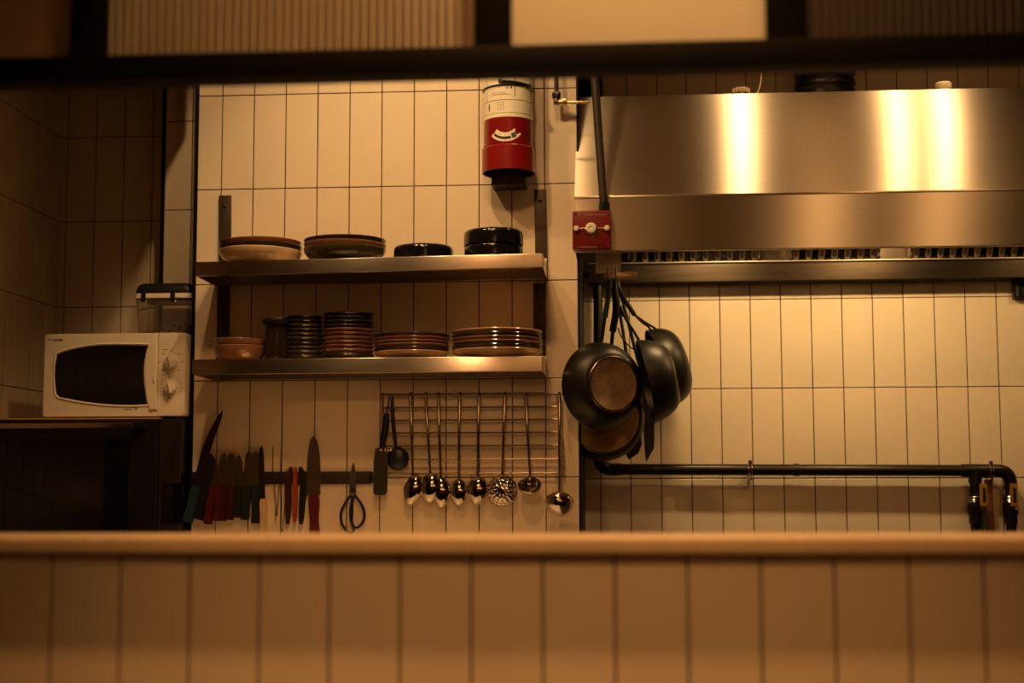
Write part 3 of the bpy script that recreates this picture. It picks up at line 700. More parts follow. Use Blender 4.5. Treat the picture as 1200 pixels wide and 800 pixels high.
o = mb.build('dried_chilies', M['chili']); o.location = cn.location; tag(o, 'dried dark red chilies lying in the clear plastic tub', 'chilies', kind='stuff')

# ---------------------------------------------------------------- magnetic strip and what hangs on it
YK = YM-.0155
a_, b_ = at(224.5, 567.5, YM-.012), at(434.5, 552, YM-.012)
st = thing('magnetic_strip', 'dark magnetic knife strip fixed to the tiled wall', 'knife rack', (a_.x, YM-.012, a_.z))
mb = MB(); mb.box(.002, b_.x-a_.x, 0, .0105, 0, b_.z-a_.z, .001); mb.build('bar', M['strip'], st)
mb = MB(); mb.box(b_.x-a_.x-.004, b_.x-a_.x+.006, -.001, .0112, .002, b_.z-a_.z-.002, .001); mb.box(-.002, .004, -.001, .0112, .002, b_.z-a_.z-.002, .001); mb.build('end_cap', M['black_metal'], st)
def quad_strip(mb, cen, wid, y0, y1, bev=0.):
    """Flat tapered body in x-z following a centre line of (x, z) with half widths (left, right)."""
    n = len(cen); L_s, R_s = [], []
    for i, (x, z) in enumerate(cen):
        p, q = cen[max(0, i-1)], cen[min(n-1, i+1)]
        dx, dz = q[0]-p[0], q[1]-p[1]; d = math.hypot(dx, dz); nx, nz = -dz/d, dx/d
        a, b = wid[i]; L_s.append((x+nx*a, z+nz*a)); R_s.append((x-nx*b, z-nz*b))
    mb.prism(L_s + R_s[::-1], y0, y1, bev=bev)
def knife(name, lab, tip, heel, butt, bw, hw_, hm, blade='blade', cat='knife', spine=0., y=YK, bow=0., ht=.015, group='knives on the magnetic strip', belly=.65):
    P0 = at(*heel, y); s = px(y, *heel)
    k = thing(name, lab, cat, P0, group=group)
    def loc(uv): q = at(*uv, y); return Vector((q.x-P0.x, q.z-P0.z))
    tp, bt = loc(tip), loc(butt); n = 12; cen, wid = [], []
    side = Vector((-tp.y, tp.x)).normalized()
    for i in range(n+1):
        q = i/n; c = tp*q + side*bow*s*math.sin(PI*q)
        e = 1 if q < belly else math.sqrt(max(0, 1-((q-belly)/(1-belly))**2))
        f_ = max(e, .02)*bw*s
        cen.append((c.x, c.y)); wid.append((f_*.5*(1-spine)+f_*.5*0+spine*f_*0.0+.0001, f_*.5*(1+spine)+.0001))
    mb = MB(); quad_strip(mb, cen, wid, .0006, .0026); mb.build('blade', M[blade], k)
    mb = MB(); cen, wid = [], []
    for i in range(9):
        q = i/8; c = bt*q - tp.normalized()*(-.0)*0
        f_ = hw_*s*.5*(1+.12*math.sin(PI*2.2*q+.5))*(1 if i not in (0, 8) else .86)
        cen.append((c.x, c.y)); wid.append((f_, f_))
    quad_strip(mb, cen, wid, -ht*.5+.0016, ht*.5+.0016 if y < YM-.02 else .0135, .003); mb.build('handle', M[hm], k)
    return k
knife('carving_knife', 'long upswept carving knife with a blue handle, leftmost on the strip', (261, 480.5), (231, 569), (219, 612), 9.5, 12, 'h_blue', 'blade_dark', bow=3.5, belly=.45, y=YK-.006)
knife('kitchen_knife', 'dark knife with a slanting black handle beside the blue handle', (247, 531), (240, 569), (231, 608), 13, 12.5, 'h_black', 'blade_dark', y=YK-.004)
knife('paring_knife', 'small knife with a bright red handle left of the maroon handles', (252, 538), (248, 569), (243.5, 614), 8, 9.5, 'h_red')
knife('paring_knife', 'small knife with a red handle overlapping its red neighbour', (262.5, 530), (256, 569), (253.5, 610), 9, 8, 'h_red', y=YK-.003)
knife('paring_knife', 'small knife with a maroon handle, first right of the red pair', (271, 530), (264.5, 569), (260.5, 610), 9, 8, 'h_maroon')
knife('paring_knife', 'small knife with a maroon handle, second right of the red pair', (273, 531.5), (272, 569), (269, 609), 8, 8, 'h_maroon', y=YK-.003)
knife('paring_knife', 'small knife with a dark green handle beside the maroon handles', (279.5, 533), (281, 569), (278, 606), 8, 9, 'h_green')
knife('paring_knife', 'small knife with a dark green handle, middle one of three', (292, 528), (290, 569), (286.5, 609), 9.5, 9, 'h_green', y=YK-.003)
knife('paring_knife', 'small knife with a dark green handle beside the cream handle', (299, 528), (299.5, 568), (299, 613), 10, 9, 'h_green')
knife('kitchen_knife', 'narrow knife with a cream handle between green handles and skewers', (306.5, 521.5), (308.5, 584), (308, 629), 6.5, 7.5, 'h_cream', 'blade_dark', spine=-.3)
knife('chef_knife', 'broad chef knife with a red handle right of the folded tools', (367.5, 510), (367.5, 579), (368.5, 630), 16, 11, 'h_red', 'blade', spine=.0, belly=.35)
def skewer(lab, pts, r, m='bracket', dbl=0):
    P0 = at(*pts[0], YK); mb = MB()
    q = [at(u, v, YK-.002)-P0 for u, v in pts]
    mb.tube(q, r, 8)
    mb.tube([q[-1]+Vector((math.cos(a)*.003, 0, math.sin(a)*.004)) for a in [2*PI*k/12 for k in range(12)]], r*.8, 6, closed=True)
    o = mb.build('skewer', M[m]); o.location = P0; tag(o, lab, 'skewer', 'skewers on the magnetic strip')
skewer('thin dark skewer, leftmost of the skewers right of the cream handle', [(319.5, 523), (320, 552), (324, 601)], .0014)
skewer('thin skewer crossing the leftmost one, right of the cream handle', [(327.5, 564), (325.5, 590), (324, 603)], .0013)
skewer('longest thin skewer standing along the grout line', [(330, 520), (329, 560), (330, 585), (329, 628)], .0016)
skewer('bright wire skewer beside the maroon folding tool', [(336, 549), (334.5, 585), (331, 622)], .0013, 'chrome')
def bar_tool(name, lab, pts, w, hm):
    P0 = at(*pts[0], YK); s = px(YK, *pts[0]); mb = MB(); n = 14
    q = [at(u, v, YK) for u, v in smooth2(pts, 5)]
    cen = [(p.x-P0.x, p.z-P0.z) for p in q]; m_ = len(cen)
    wid = [(w*s*.5*max(.25, math.sin(PI*(i+.6)/(m_+.2))**.35),)*2 for i in range(m_)]
    quad_strip(mb, cen, wid, -.010, .0035, .002); k = thing(name, lab, 'knife', P0, group='folding tools on the magnetic strip')
    mb.build('handle', M[hm], k)
    for i in (2, m_-3): MB().lathe([(0, 0), (.0022, 0), (.0015, .0012), (0, .0013)], 10, T=Matrix.Translation((cen[i][0], -.010, cen[i][1])) @ fr((0, -1, 0))).build('rivet', M['bracket'], k)
def smooth2(pts, n): return [(p.x, p.y) for p in smooth_path([(u, v, 0) for u, v in pts], n)]
bar_tool('folding_knife', 'maroon folding knife, left of the red orange one', [(341.5, 547), (338, 565), (338, 590), (337.5, 614)], 7, 'h_maroon')
bar_tool('folding_knife', 'red orange folding knife between maroon and black ones', [(346.5, 547), (346, 570), (346, 590), (345.5, 612)], 5.5, 'h_orange')
bar_tool('folding_knife', 'black folding knife right of the red orange one', [(352, 547), (356, 562), (354.5, 590), (353, 614)], 7.5, 'h_black')
# scissors
P0 = at(413.5, 576, YK); s = px(YK, 413, 576)
sc = thing('scissors', 'kitchen scissors with black loop handles at the strip end', 'scissors', P0)
def sl(u, v): q = at(u, v, YK); return (q.x-P0.x, q.z-P0.z)
for sx, y0 in ((-1, .0005), (1, -.0022)):
    mb = MB(); mb.prism([sl(413.5+sx*4.2, 578), sl(413.5+sx*3.6, 556), sl(414.5+sx*.6, 541), sl(413.8-sx*1.5, 556), sl(413.5-sx*2.2, 578)], y0, y0+.0022); mb.build('blade', M['blade'], sc)
for pts, sx in (([(411, 580), (405, 589), (400, 600), (400.5, 612), (406, 621), (412, 624), (415, 619), (411.5, 608), (411, 596), (413, 586)], -1), ([(416, 580), (422, 588), (426.5, 597), (427, 607), (423, 615), (417, 618), (412.5, 612), (413, 600), (413, 590), (414, 584)], 1)):
    pp = [(sl(u, v)[0], -.003, sl(u, v)[1]) for u, v in smooth2(pts+[pts[0]], 5)][:-1]
    mb = MB(); mb.tube(pp, .0042, 10, closed=True); mb.build('handle', M['h_black'], sc)
mb = MB(); mb.lathe([(0, 0), (.006, 0), (.006, .003), (0, .0035)], 16, T=Matrix.Translation((0, -.002, .005)) @ fr((0, -1, 0))); mb.build('pivot', M['h_black'], sc)

# ---------------------------------------------------------------- wire rack with hanging utensils
YQ = YM-.03
a_ = at(448, 560, YQ); b_ = at(655.5, 461, YQ)
rk = thing('wire_rack', 'steel wire rack hung on the tiles under the lower shelf', 'utensil rack', (a_.x, YQ, a_.z))
rw, rh = b_.x-a_.x, b_.z-a_.z
for x_, h_ in ((0, .006), (rw, .004)): MB().tube([(x_, 0, 0), (x_, 0, rh+h_)], .003, 10).build('upright', M['wire'], rk)
mb = MB(); mb.tube([(-.006, 0, rh), (rw+.01, 0, rh)], .0042, 12); mb.build('top_bar', M['wire'], rk)
for v in (477, 492, 507, 522.3, 538, 554.5):
    z = at(550, v, YQ).z-a_.z; MB().tube([(-.002, .003, z), (rw+.002, .003, z)], .0029, 8).build('cross_wire', M['wire'], rk)
for x in (.012, rw*.5, rw-.012):
    MB().tube([(x, .0, rh), (x, .012, rh+.004), (x, .027, rh+.004)], .0022, 8).build('wall_peg', M['wire'], rk); MB().tube([(x, .003, .004), (x, .027, .004)], .0022, 8).build('wall_peg', M['wire'], rk)
for v in (520.5, 535.5, 551):
    mb = MB(); z = at(659.5, v, YQ).z-a_.z; bm_ = bmesh.new(); bmesh.ops.create_uvsphere(bm_, u_segments=12, v_segments=8, radius=.0036); mb.bm(bm_, T=Matrix.Translation((rw+.0105, -.002, z))); mb.tube([(rw+.0105, .002, z-.018), (rw+.0105, .002, z+.018)], .0018, 6); mb.tube([(rw, .003, z), (rw+.0105, -.002, z)], .002, 6)
    mb.build('end_bead', M['chrome'], rk)
YU = YQ-.012
ztop = at(550, 461, YQ).z
def utensil(name, lab, u0, u1, vneck, cat, head, vhook=462, kind=''):
    P0 = at(u0, vhook, YU); s = px(YU, u0, 520)
    r = thing(name, lab, cat, P0, group='steel utensils hanging on the wire rack')
    N_ = at(u1, vneck, YU)-P0
    mb = MB()
    hk = [Vector((0, .012+.0060*math.cos(a), .0002+.0062*math.sin(a))) for a in [(-.15+1.15*k/10)*PI for k in range(11)]]
    mb.tube(hk+[Vector((0, .004, -.006))], .0033, 8)
    mb.build('hook', M['bracket'], r)
    n = 8; mb = MB(); top = Vector((0, .003, -.003))
    pts = [top+(N_-top)*(k/n)+Vector((0, -.004*math.sin(PI*k/n), 0)) for k in range(n+1)]
    cen = [(p.x, p.z) for p in pts]
    wid = [(s*(4.3-1.7*k/n)*.5,)*2 for k in range(n+1)]
    o_ = len(mb.v); mb.tube(pts, [w_[0] for w_ in wid], 12)
    mb.build('handle', M['chrome'], r)
    head(r, N_, s)
    return r
def spoon_head(w, h, back=True, skew=0., pointy=.0):
    def f(r, N_, s):
        mb = MB(); W_, H_ = w*s/2, h*s/2
        bm_ = bmesh.new(); bmesh.ops.create_uvsphere(bm_, u_segments=28, v_segments=16, radius=1)
        bmesh.ops.delete(bm_, geom=[v for v in bm_.verts if v.co.y > .02], context='VERTS')
        for v in bm_.verts:
            x, y, z = v.co; k = 1-.28*(-z)*(1+pointy) if z < 0 else 1-.12*z
            v.co = (x*W_*k, y*W_*.62, z*H_)
        T = Matrix.Translation(N_+Vector((0, .006, -H_*.92))) @ Matrix.Rotation(skew, 4, 'Y')
        mb.bm(bm_, T=T)
        mb.tube([Vector((0, 0, .004)), Vector((0, -.002, -.006)), Vector((0, -.001, -.018))], [.0035, .0055, .003], 10, T=Matrix.Translation(N_))
        mb.build('bowl', M['chrome'], r, solid=.0012)
    return f
def ladle_head(w, h, openup=False):
    def f(r, N_, s):
        W_ = w*s/2; bm_ = bmesh.new(); bmesh.ops.create_uvsphere(bm_, u_segments=32, v_segments=16, radius=W_)
        bmesh.ops.delete(bm_, geom=[v for v in bm_.verts if v.co.z > W_*.12], context='VERTS')
        for v in bm_.verts: v.co.z *= h
        tl = .62 if openup else -.75
        T = Matrix.Translation(N_+Vector((0, -W_*.45, -W_*.75))) @ Matrix.Rotation(tl, 4, 'X')
        mb = MB().bm(bm_, T=T)
        mb.tube([Vector((0, 0, .004)), Vector((0, -.003, -.008)), Vector((0, -.004, -.016))], [.0035, .0055, .004], 10, T=Matrix.Translation(N_))
        mb.build('bowl', M['chrome'], r, solid=.0014)
        rim = [T @ Vector((W_*math.cos(a), W_*math.sin(a), W_*.12*h*.6)) for a in [2*PI*k/40 for k in range(40)]]
        m2 = MB(); m2.tube(rim, .0013, 6, closed=True); m2.build('rim', M['chrome'], r)
    return f
def skimmer_head(w):
    def f(r, N_, s):
        W_ = w*s/2; n, m = 36, 9; vs, fs = [], []
        for i in range(m+1):
            a = (PI*.42)*i/m
            for k in range(n): b = 2*PI*k/n; vs.append((W_/math.sin(PI*.42)*math.sin(a)*math.cos(b), -W_*.55*math.cos(a)+W_*.1, W_/math.sin(PI*.42)*math.sin(a)*math.sin(b)))
        for i in range(m):
            for k in range(n):
                if i in (2, 4, 6) and k % (4 if i == 2 else 3 if i == 4 else 2) == 0: continue
                fs.append((i*n+k, i*n+(k+1) % n, (i+1)*n+(k+1) % n, (i+1)*n+k))
        T = Matrix.Translation(N_+Vector((0, .006, -W_*.93)))
        mb = MB(); mb.add(vs, fs, 0, True, T); mb.tube([Vector((0, 0, .004)), Vector((0, -.004, -.008)), Vector((0, -.006, -.018))], [.0035, .006, .004], 10, T=Matrix.Translation(N_))
        mb.build('perforated_bowl', M['chrome'], r, solid=.0012)
    return f
utensil('serving_spoon', 'steel serving spoon, leftmost of the hanging steel utensils', 481, 484, 557, 'spoon', spoon_head(24, 37, skew=.28))
utensil('serving_spoon', 'large steel serving spoon, second hanging utensil from the left', 498.5, 504.5, 555, 'spoon', spoon_head(28, 36, skew=.1))
utensil('serving_spoon', 'steel spoon hanging behind the second one, third from left', 513.5, 516.5, 559, 'spoon', spoon_head(25, 38, skew=-.05, pointy=.5))
utensil('serving_spoon', 'small round steel spoon, fourth hanging utensil from the left', 538.5, 537.5, 562, 'spoon', spoon_head(22, 32))
utensil('serving_spoon', 'steel spoon left of the perforated skimmer', 561, 559.5, 559, 'spoon', spoon_head(27, 34, skew=.12, pointy=.5))
utensil('skimmer', 'wide perforated steel skimmer hanging on the wire rack', 591.5, 588.5, 558, 'skimmer', skimmer_head(36))
utensil('ladle', 'steel ladle with its bowl turned open, right of the skimmer', 616, 621, 558, 'ladle', ladle_head(27, .8, True))
utensil('ladle', 'round steel ladle hanging lowest at the right rack end', 655.5, 655.5, 576, 'ladle', ladle_head(33, .95))
# dark tools at the left end of the rack
P0 = at(457, 463, YU); s = px(YU, 457, 520)
def ul(u, v, dy=0): q = at(u, v, YU)-P0; return Vector((q.x, dy, q.z))
sp_ = thing('slotted_turner', 'dark turner with a long flat blade at the left rack end', 'turner', P0)
mb = MB(); mb.tube([ul(457, 461, .012), ul(455, 470, .004), ul(453, 484, 0)], .002, 8); mb.build('hanging_loop', M['black_metal'], sp_)
mb = MB(); mb.tube([ul(453.5, 484), ul(451, 505), ul(447.5, 523), ul(446, 530)], [.008, .011, .008, .005], 12); mb.build('handle', M['h_black'], sp_)
q = [ul(u, v) for u, v in ((440, 526), (446, 523.5), (453, 526), (454.5, 540), (454, 576), (451, 580), (440, 580), (437.5, 576), (438, 540))]
mb = MB(); mb.prism([(p.x, p.z) for p in q], -.004, .0, bev=.001); mb.build('blade', M['spat_green'], sp_)
for u in (447, 452, 456, 459):
    mb = MB(); bm_ = bmesh.new(); bmesh.ops.create_uvsphere(bm_, u_segments=10, v_segments=6, radius=.0048); mb.bm(bm_, T=Matrix.Translation(ul(u, 527, -.009))); mb.build('rivet', M['brass'], sp_)
bl = thing('black_ladle', 'black ladle hanging behind the dark turner', 'ladle', P0)
mb = MB(); mb.tube([ul(459, 461, .014), ul(459, 480, .010), ul(461, 505, .010), ul(464, 526, .010)], [.003, .006, .006, .004], 10); mb.build('handle', M['h_black'], bl)
mb = MB(); W_ = 13.5*s; bm_ = bmesh.new(); bmesh.ops.create_uvsphere(bm_, u_segments=28, v_segments=14, radius=W_)
bmesh.ops.delete(bm_, geom=[v for v in bm_.verts if v.co.y > .001], context='VERTS')
for v in bm_.verts: v.co.y *= .55
mb.bm(bm_, T=Matrix.Translation(ul(465, 537, .016))); mb.build('bowl', M['h_black'], bl, solid=.0015)

# ---------------------------------------------------------------- pans on the rail under the hood
YPR = 4.42
a_, b_ = at(698, 320, YPR), at(728.5, 293.5, YPR)
pr_ = thing('pan_rail', 'steel bracket with a short rail under the hood corner holding the pans', 'rail', (a_.x, YPR, a_.z))
mb = MB(); mb.box(0, b_.x-a_.x, 0, .002, 0, b_.z-a_.z+.012); mb.box(b_.x-a_.x-.002, b_.x-a_.x, 0, .05, 0, b_.z-a_.z+.012); mb.build('plate', M['hood'], pr_, uv=True)
q = at(746.5, 318, YPR).x-a_.x; q0 = at(708, 318, YPR).x-a_.x
mb = MB(); mb.box(q0, q, -.012, -.004, -.020, .002, .002); mb.box(q0, q0+.02, -.006, .002, -.01, .002, .001); mb.build('rail_bar', M['gold'], pr_)
def hook(u, v, y, h, lab):
    p = at(u, v, y); mb = MB(); r = .007
    pts = [(0, r*math.cos(a)+0, h+r*math.sin(a)) for a in [PI*k/8 for k in range(-2, 9)]] + [(0, -r, h*.5)] + [(0, -r+r*(1-math.cos(a)) , -r*math.sin(a)) for a in [PI*k/8 for k in range(0, 10)]]
    mb.tube(pts, .0022, 8); o = mb.build('s_hook', M['bracket']); o.location = p; tag(o, lab, 'hook', 'hooks on the pan rail')
hook(712, 325, YPR-.010, .022, 'dark hook on the pan rail nearest the wall corner')
hook(722, 325, YPR-.010, .022, 'dark hook on the pan rail toward its free end')
def pan(name, lab, c_uv, Y, axis, R, h, rb, base_m, handle, curve=1.5, edge=.0):
    """Pan whose open rim is centred at pixel c_uv; axis points out of the base."""
    P0 = at(*c_uv, Y); s = px(Y, *c_uv); R, h, rb = R*s, h*s, rb*s
    r = thing(name, lab, 'pan', P0, group='pans hanging from the rail')
    T = fr(Vector(axis), (0, 0, 1))
    out = [(R, 0)]; n = 10
    for k in range(1, n+1):
        q = k/n; out.append((rb+(R-rb)*(1-q**curve), h*(1-(1-q)**curve)))
    prof = [(R, -.0015)] + out + [(rb*.985, h+.001)]
    inn = [(max(a-.002, 0), b-.0025) for a, b in out[::-1]]
    inn[-1] = (R-.0022, -.0015)
    prof = prof[:-1] + [(0, h)] + [(0, h-.0025)] + inn + [(R, -.0015)]
    mb = MB(); mb.lathe(prof, 64, T=T); mb.build('bowl', M['pan'], r)
    mb = MB(); mb.lathe([(0, h), (rb*.97, h), (rb*.99, h+.0005), (rb*.97, h+.0022), (rb*.90, h+.0026), (rb*.88, h+.0018), (0, h+.0018)], 64, T=T, mis=[0, 0, 1, 1, 0, 0]); mb.build('base_disc', [M[base_m], M['pan_edge']], r)
    for nm, pts, rad, m in handle:
        mb = MB()
        for p in (pts if isinstance(pts[0], list) else [pts]):
            mb.tube(smooth_path([at(u, v, y)-P0 for u, v, y in p], 5), rad, 10)
        mb.build(nm, M[m], r)
    return r
pan('wok', 'front hanging pan showing its pale round base disc', (704, 452), 4.40, (.5, -.866, .0), 51.5, 30, 33.3, 'pan_base',
    [('handle', [(704, 405, 4.41), (707, 385, 4.405), (710, 362, 4.40)], .0055, 'pan'), ('grip', [(709, 372, 4.402), (713, 345, 4.405), (714.5, 329, 4.405)], .0085, 'h_black')])
pan('frying_pan', 'frying pan with a stained flat base hanging behind the front pan', (706, 489.5), 4.55, (.22, -.97, .08), 50.5, 13, 44, 'pan_rust',
    [('handle', [(712, 442, 4.555), (716, 410, 4.52), (719, 380, 4.45)], .006, 'pan'), ('grip', [(718, 388, 4.46), (722, 360, 4.43), (719, 330, 4.42)], .011, 'h_black')], 1.3)
pan('saute_pan', 'deep dark pan hanging side on, its base edge to the right', (757, 447), 4.47, (.975, .05, .21), 49.5, 33, 31, 'pan_base',
    [('handle', [(749, 399, 4.47), (742, 387, 4.46), (733, 373, 4.45), (727, 358, 4.44)], .0042, 'pan'), ('grip', [(731, 370, 4.448), (722, 350, 4.43), (717, 331, 4.42)], .0058, 'h_black'),
     ('wire_brace', [(749, 413, 4.49), (737, 405, 4.48), (728, 394, 4.47), (724, 384, 4.46)], .0022, 'bracket')])
pan('small_wok', 'rounded dark pan hanging furthest right, behind the side-on pan', (771, 432), 4.75, (.95, .10, .28), 47, 34, 17, 'pan',
    [('handle', [[(763, 391, 4.74), (761, 384, 4.71), (752, 377, 4.65), (742, 367, 4.56)], [(772, 389, 4.76), (767, 384, 4.73), (757, 378, 4.66), (744, 369, 4.565)]], .0036, 'pan'), ('grip', [(743, 368, 4.565), (730, 348, 4.48), (719, 329, 4.425)], .0075, 'h_black')], 2.0)
def turner(lab, pts, blade, y):
    P0 = at(*pts[0], y); r = thing('spatula', lab, 'spatula', P0, group='spatulas behind the pans')
    f = lambda u, v: at(u, v, y)-P0
    mb = MB(); mb.tube(smooth_path([f(*q) for q in pts], 4), .0055, 10); mb.build('handle', M['h_black'], r)
    mb = MB(); mb.prism([(f(*q).x, f(*q).z) for q in blade], -.003, .003, bev=.0008); mb.build('blade', M['pan'], r)
turner('long dark spatula hanging lowest, right of the stained frying pan', [(724, 330), (742, 400), (756, 455)], [(752, 450), (762, 448), (767, 495), (766.5, 525), (757, 541.5), (755.5, 528)], 4.64)
turner('short dark spatula tip showing beside the stained frying pan', [(721, 330), (735, 420), (744, 475)], [(740, 482), (750, 482), (752, 521), (748, 531), (737, 538.5), (733.5, 533), (740, 520)], 4.67)

# ---------------------------------------------------------------- gas pipe
YP = YR-.05; s = px(YP, 900, 550); rp_ = .0185
gp = thing('gas_pipe', 'black gas pipe running along the tiled wall below the pans', 'pipe', at(703, 540, YP))
P0 = Vector(gp.location)
def gl(u, v, dy=0): q = at(u, v, YP)-P0; return Vector((q.x, dy, q.z))
zc_ = [gl(703, 330), gl(703, 525), gl(703.5, 536), gl(706.5, 545), gl(714, 549.2), gl(726, 549.8)]
mb = MB(); mb.tube([gl(701, 333), gl(701, 526)], rp_*.85, 16); mb.tube([gl(722, 549.7), gl(1166, 551.2)], rp_, 18)
mb.tube([gl(1142.5, 552), gl(1142.5, 580)], rp_*.95, 16); mb.tube([gl(1184, 568), gl(1184.5, 582)], rp_*.95, 16); mb.build('pipe_run', M['black_pipe'], gp)
mb = MB(); mb.tube(smooth_path([gl(701, 524), gl(701.5, 534), gl(704.5, 544), gl(713, 549.3), gl(728, 549.7)], 6), rp_*1.12, 18); mb.build('elbow', M['black_pipe'], gp)
mb = MB(); mb.tube(smooth_path([gl(1158, 551.2), gl(1172, 551.6), gl(1180.5, 555.5), gl(1184, 564), gl(1184, 574)], 6), rp_*1.15, 18); mb.build('elbow', M['black_pipe'], gp)
mb = MB(); mb.tube([gl(1127, 551.1), gl(1158, 551.2)], rp_*1.15, 18); mb.tube([gl(1142.5, 552), gl(1142.5, 566)], rp_*1.15, 18); mb.build('tee', M['black_pipe'], gp)
mb = MB(); mb.tube([gl(930, 550.4), gl(936, 550.4)], rp_*1.14, 18); mb.build('coupling', M['black_pipe'], gp)
for u, v in ((879, 550.3), (1161, 551.2)):
    mb = MB(); c = gl(u, v)
    for du in (-1.6, 1.6): mb.tube([c+Vector((du*s, (rp_+.002)*math.cos(a), (rp_+.003)*math.sin(a))) for a in [2*PI*k/24 for k in range(24)]], .0025, 8, closed=True)
    mb.lathe([(0, 0), (.007, 0), (.007, .012), (0, .014)], 8, T=Matrix.Translation(c+Vector((0, -.006, rp_))))
    mb.box(-.007, .007, -.004, .044, -.02, -.012, .001, T=Matrix.Translation(c+Vector((0, 0, -rp_+.006)))); mb.box(-.006, .006, .01, .046, -.006, .006, .001, T=Matrix.Translation(c))
    mb.build('clamp', M['chrome'], gp)
for u, lab in ((1143, 'gas valve with a yellow lever below the pipe tee'), (1184.5, 'gas valve with a yellow lever below the right pipe elbow')):
    vp = thing('gas_valve', lab, 'valve', gp.location+gl(u, 596), group='gas valves at the right')
    mb = MB(); mb.lathe([(0, -.075), (.017, -.075), (.017, -.05), (.021, -.048), (.021, -.02), (.024, -.018), (.026, 0), (.024, .018), (.021, .02), (.021, .036), (.019, .038), (.019, .047), (0, .047)], 8); mb.build('valve_body', M['old_valve'], vp)
    mb = MB()
    for z in (.024, .031, .039): mb.tube([(.0212*math.cos(a), .0212*math.sin(a), z+.001*math.cos(a)) for a in [2*PI*k/20 for k in range(20)]], .0022, 6, closed=True)
    mb.tube([(.012, -.02, .0), (.02, -.026, .006)], .007, 8); mb.build('threads', M['chrome'], vp)
    mb = MB(); x0 = 7*s if u < 1160 else 1*s
    mb.prism(rounded(x0-4.2*s, x0+4.6*s, .008, 29*s, .004), -.035, -.030, bev=.001); lv = mb.build('lever', M['yellow'], vp)
    mb = MB(); mb.prism(rounded(x0-1*s, x0+2.4*s, .02, 24*s, .002), -.0358, -.0348); mb.build('lever_mark', M['ink'], lv)
hp0 = gp.location+gl(1160, 562)
mb = MB(); mb.tube(smooth_path([(0, .02, 0), (0, .022, -.06), (.001, .018, -.14), (.002, .01, -.25)], 6), .0125, 12)
o = mb.build('hose', M['hose']); o.location = hp0; tag(o, 'brown rubber hose hanging between the two gas valves', 'hose')
mb = MB(); mb.tube(smooth_path([(0, 0, 0), (.004, 0, -.03), (.008, .004, -.09), (.008, .004, -.2)], 5), .008, 10)
o = mb.build('hose', M['green_tag']); o.location = gp.location+gl(1150, 592); tag(o, 'thin green hose beside the left gas valve', 'hose')
# bracket at the right edge of the picture
p = at(1193, 340, YR-.03)
wb = thing('wall_bracket', 'small dark wall bracket at the right edge below the hood', 'bracket', p)
mb = MB(); mb.tube([(0, 0, -.022), (0, 0, .014)], .0095, 12); mb.tube([(0, 0, .014), (0, 0, .017)], .0125, 12); mb.build('pin', M['old_valve'], wb)
mb = MB(); mb.box(-.014, .06, .0, .029, -.026, .04, .003); mb.box(-.002, .07, -.014, .02, .016, .042, .004); mb.build('plate', M['black_metal'], wb)

# ---------------------------------------------------------------- light
def lamp(kind, loc, power, col, size=.05, rot=None, spot=None, blend=.5, look=None, sy_=None):
    l = bpy.data.lights.new('lamp', kind); l.energy = power; l.color = col
    if kind == 'AREA': l.shape = 'RECTANGLE'; l.size = size; l.size_y = sy_ or size
    else: l.shadow_soft_size = size
    if kind == 'SPOT': l.spot_size = spot; l.spot_blend = blend
    o = bpy.data.objects.new('lamp', l); C.objects.link(o); o.location = loc
    if look is not None: o.rotation_euler = (Vector(look)-Vector(loc)).to_track_quat('-Z', 'Y').to_euler()
    return o
WARM = (1., .60, .25)
# ceiling spots over the shelf wall
for x, pw, tx, an in ((-1.02, 24, -.92, 92), (-.62, 29, -.60, 82), (-.28, 13, -.32, 82)):
    lamp('SPOT', (x, 3.48, EYE+1.82), pw, WARM, .03, spot=math.radians(an), blend=.4, look=(tx, 4.2, EYE+.55))
# added spots without a known lamp, feeding the bounce off the worktop
for x in (-.98, -.42):
    lamp('SPOT', (x, 3.84, EYE+1.85), 64, (1., .54, .2), .03, spot=math.radians(34), blend=.6, look=(x, 3.93, EYE-.35))
# downlights over the hood
for x, pw in ((-.16, 3), (.44, 15), (.995, 12), (1.155, 13)):
    lamp('SPOT', (x, 4.30, EYE+1.80), pw, WARM, .03, spot=math.radians(84), blend=.4, look=(x, 4.36, EYE))
# strip lamps inside the hood
for x, pw in ((.33, 4.), (.85, 4.2), (1.5, 1.4)):
    lamp('AREA', (x, 4.45, zB+.21), pw, (1., .62, .25), .16, look=(x, 4.9, EYE-.1), sy_=.05)
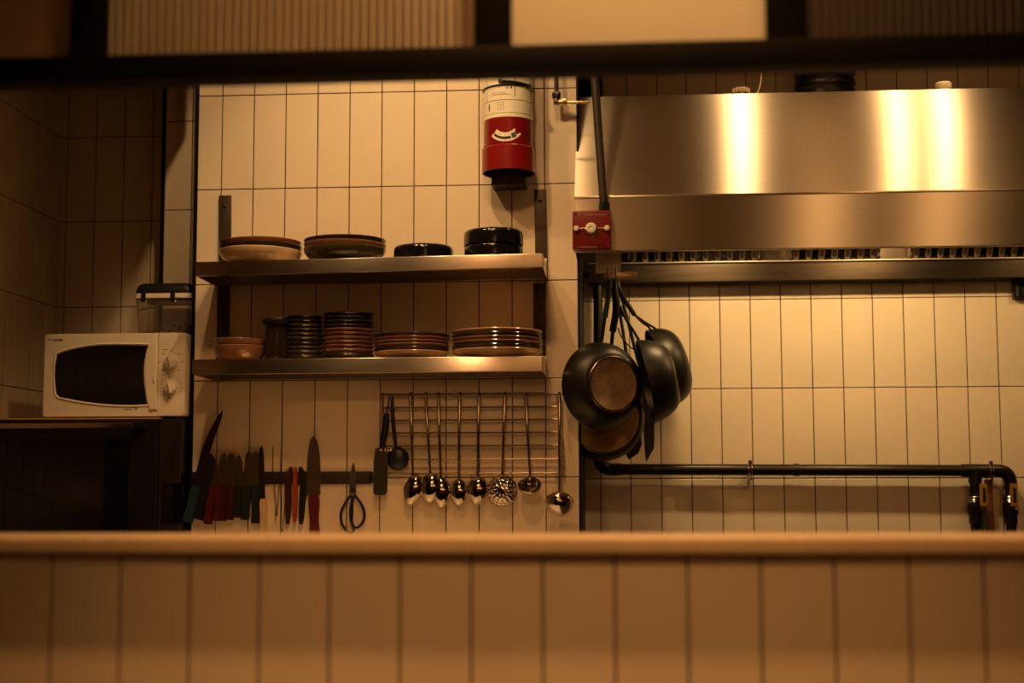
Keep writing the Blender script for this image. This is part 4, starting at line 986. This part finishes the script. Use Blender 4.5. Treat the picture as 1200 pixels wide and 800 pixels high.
# bar lamp on the guests' side, among added lamps for panes and fill
lamp('SPOT', (.17, 2.55, EYE+1.45), 42, WARM, .03, spot=math.radians(110), blend=.6, look=(.0, 2.1, EYE+.7))  # pass lamp added to make the transom panes glow
lamp('SPOT', (-.4, 2.75, EYE+1.85), 45, (1., .47, .16), .07, spot=math.radians(56), blend=.8, look=(-.64, 4.42, EYE-.05))  # unseen fill, added for the lower shelf wall
lamp('SPOT', (-.10, 1.66, EYE+1.75), 130, (1., .45, .14), .05, spot=math.radians(84), blend=1., look=(-.1, 1.85, EYE-.2))
lamp('SPOT', (-.10, .3, EYE+.9), 40, (1., .45, .14), .06, spot=math.radians(46), blend=1., look=(-.1, 2.08, EYE-.30))  # unseen spot, added to lift the middle of the bar wall
lamp('AREA', (.8, -1.5, EYE+1.0), 10, (1., .44, .14), 3.2, look=(.4, 3.5, EYE-.1), sy_=.3)  # unseen wide panel, added as soft fill from the dining side
# unseen low fill spot, added to brighten the wall behind the hanging tools
lamp('SPOT', (-.45, 2.32, EYE+.86), 15, (1., .5, .2), .04, spot=math.radians(30), blend=.7, look=(-.62, 4.42, EYE-.06))
# two spots added over the pass to put streaks on the hood front
for x, tx in ((.845, .60), (1.33, .95)):
    lamp('SPOT', (x, 2.57, EYE+1.6), 15, (1., .5, .17), .03, spot=math.radians(44), blend=.8, look=(tx, 4.27, EYE+.78))
w = bpy.data.worlds.new('world'); bpy.context.scene.world = w; w.use_nodes = True
w.node_tree.nodes['Background'].inputs[0].default_value = (1, .55, .22, 1); w.node_tree.nodes['Background'].inputs[1].default_value = .02

# ---------------------------------------------------------------- camera
cam = bpy.data.cameras.new('camera'); co = bpy.data.objects.new('camera', cam); C.objects.link(co)
cam.sensor_width = 36; cam.lens = F/1200*36; cam.clip_start = .05
R_ = Matrix((RI, UP, -FW)).transposed().to_4x4(); R_.translation = (0, 0, EYE); co.matrix_world = R_
cam.dof.use_dof = True; cam.dof.focus_distance = 4.35; cam.dof.aperture_fstop = 2.4
sc_ = bpy.context.scene; sc_.camera = co
sc_.view_settings.view_transform = 'Standard'; sc_.view_settings.look = 'None'; sc_.view_settings.exposure = 0; sc_.view_settings.gamma = 1
sc_.view_settings.use_curve_mapping = False
try: sc_.cycles.use_denoising = True
except Exception: pass
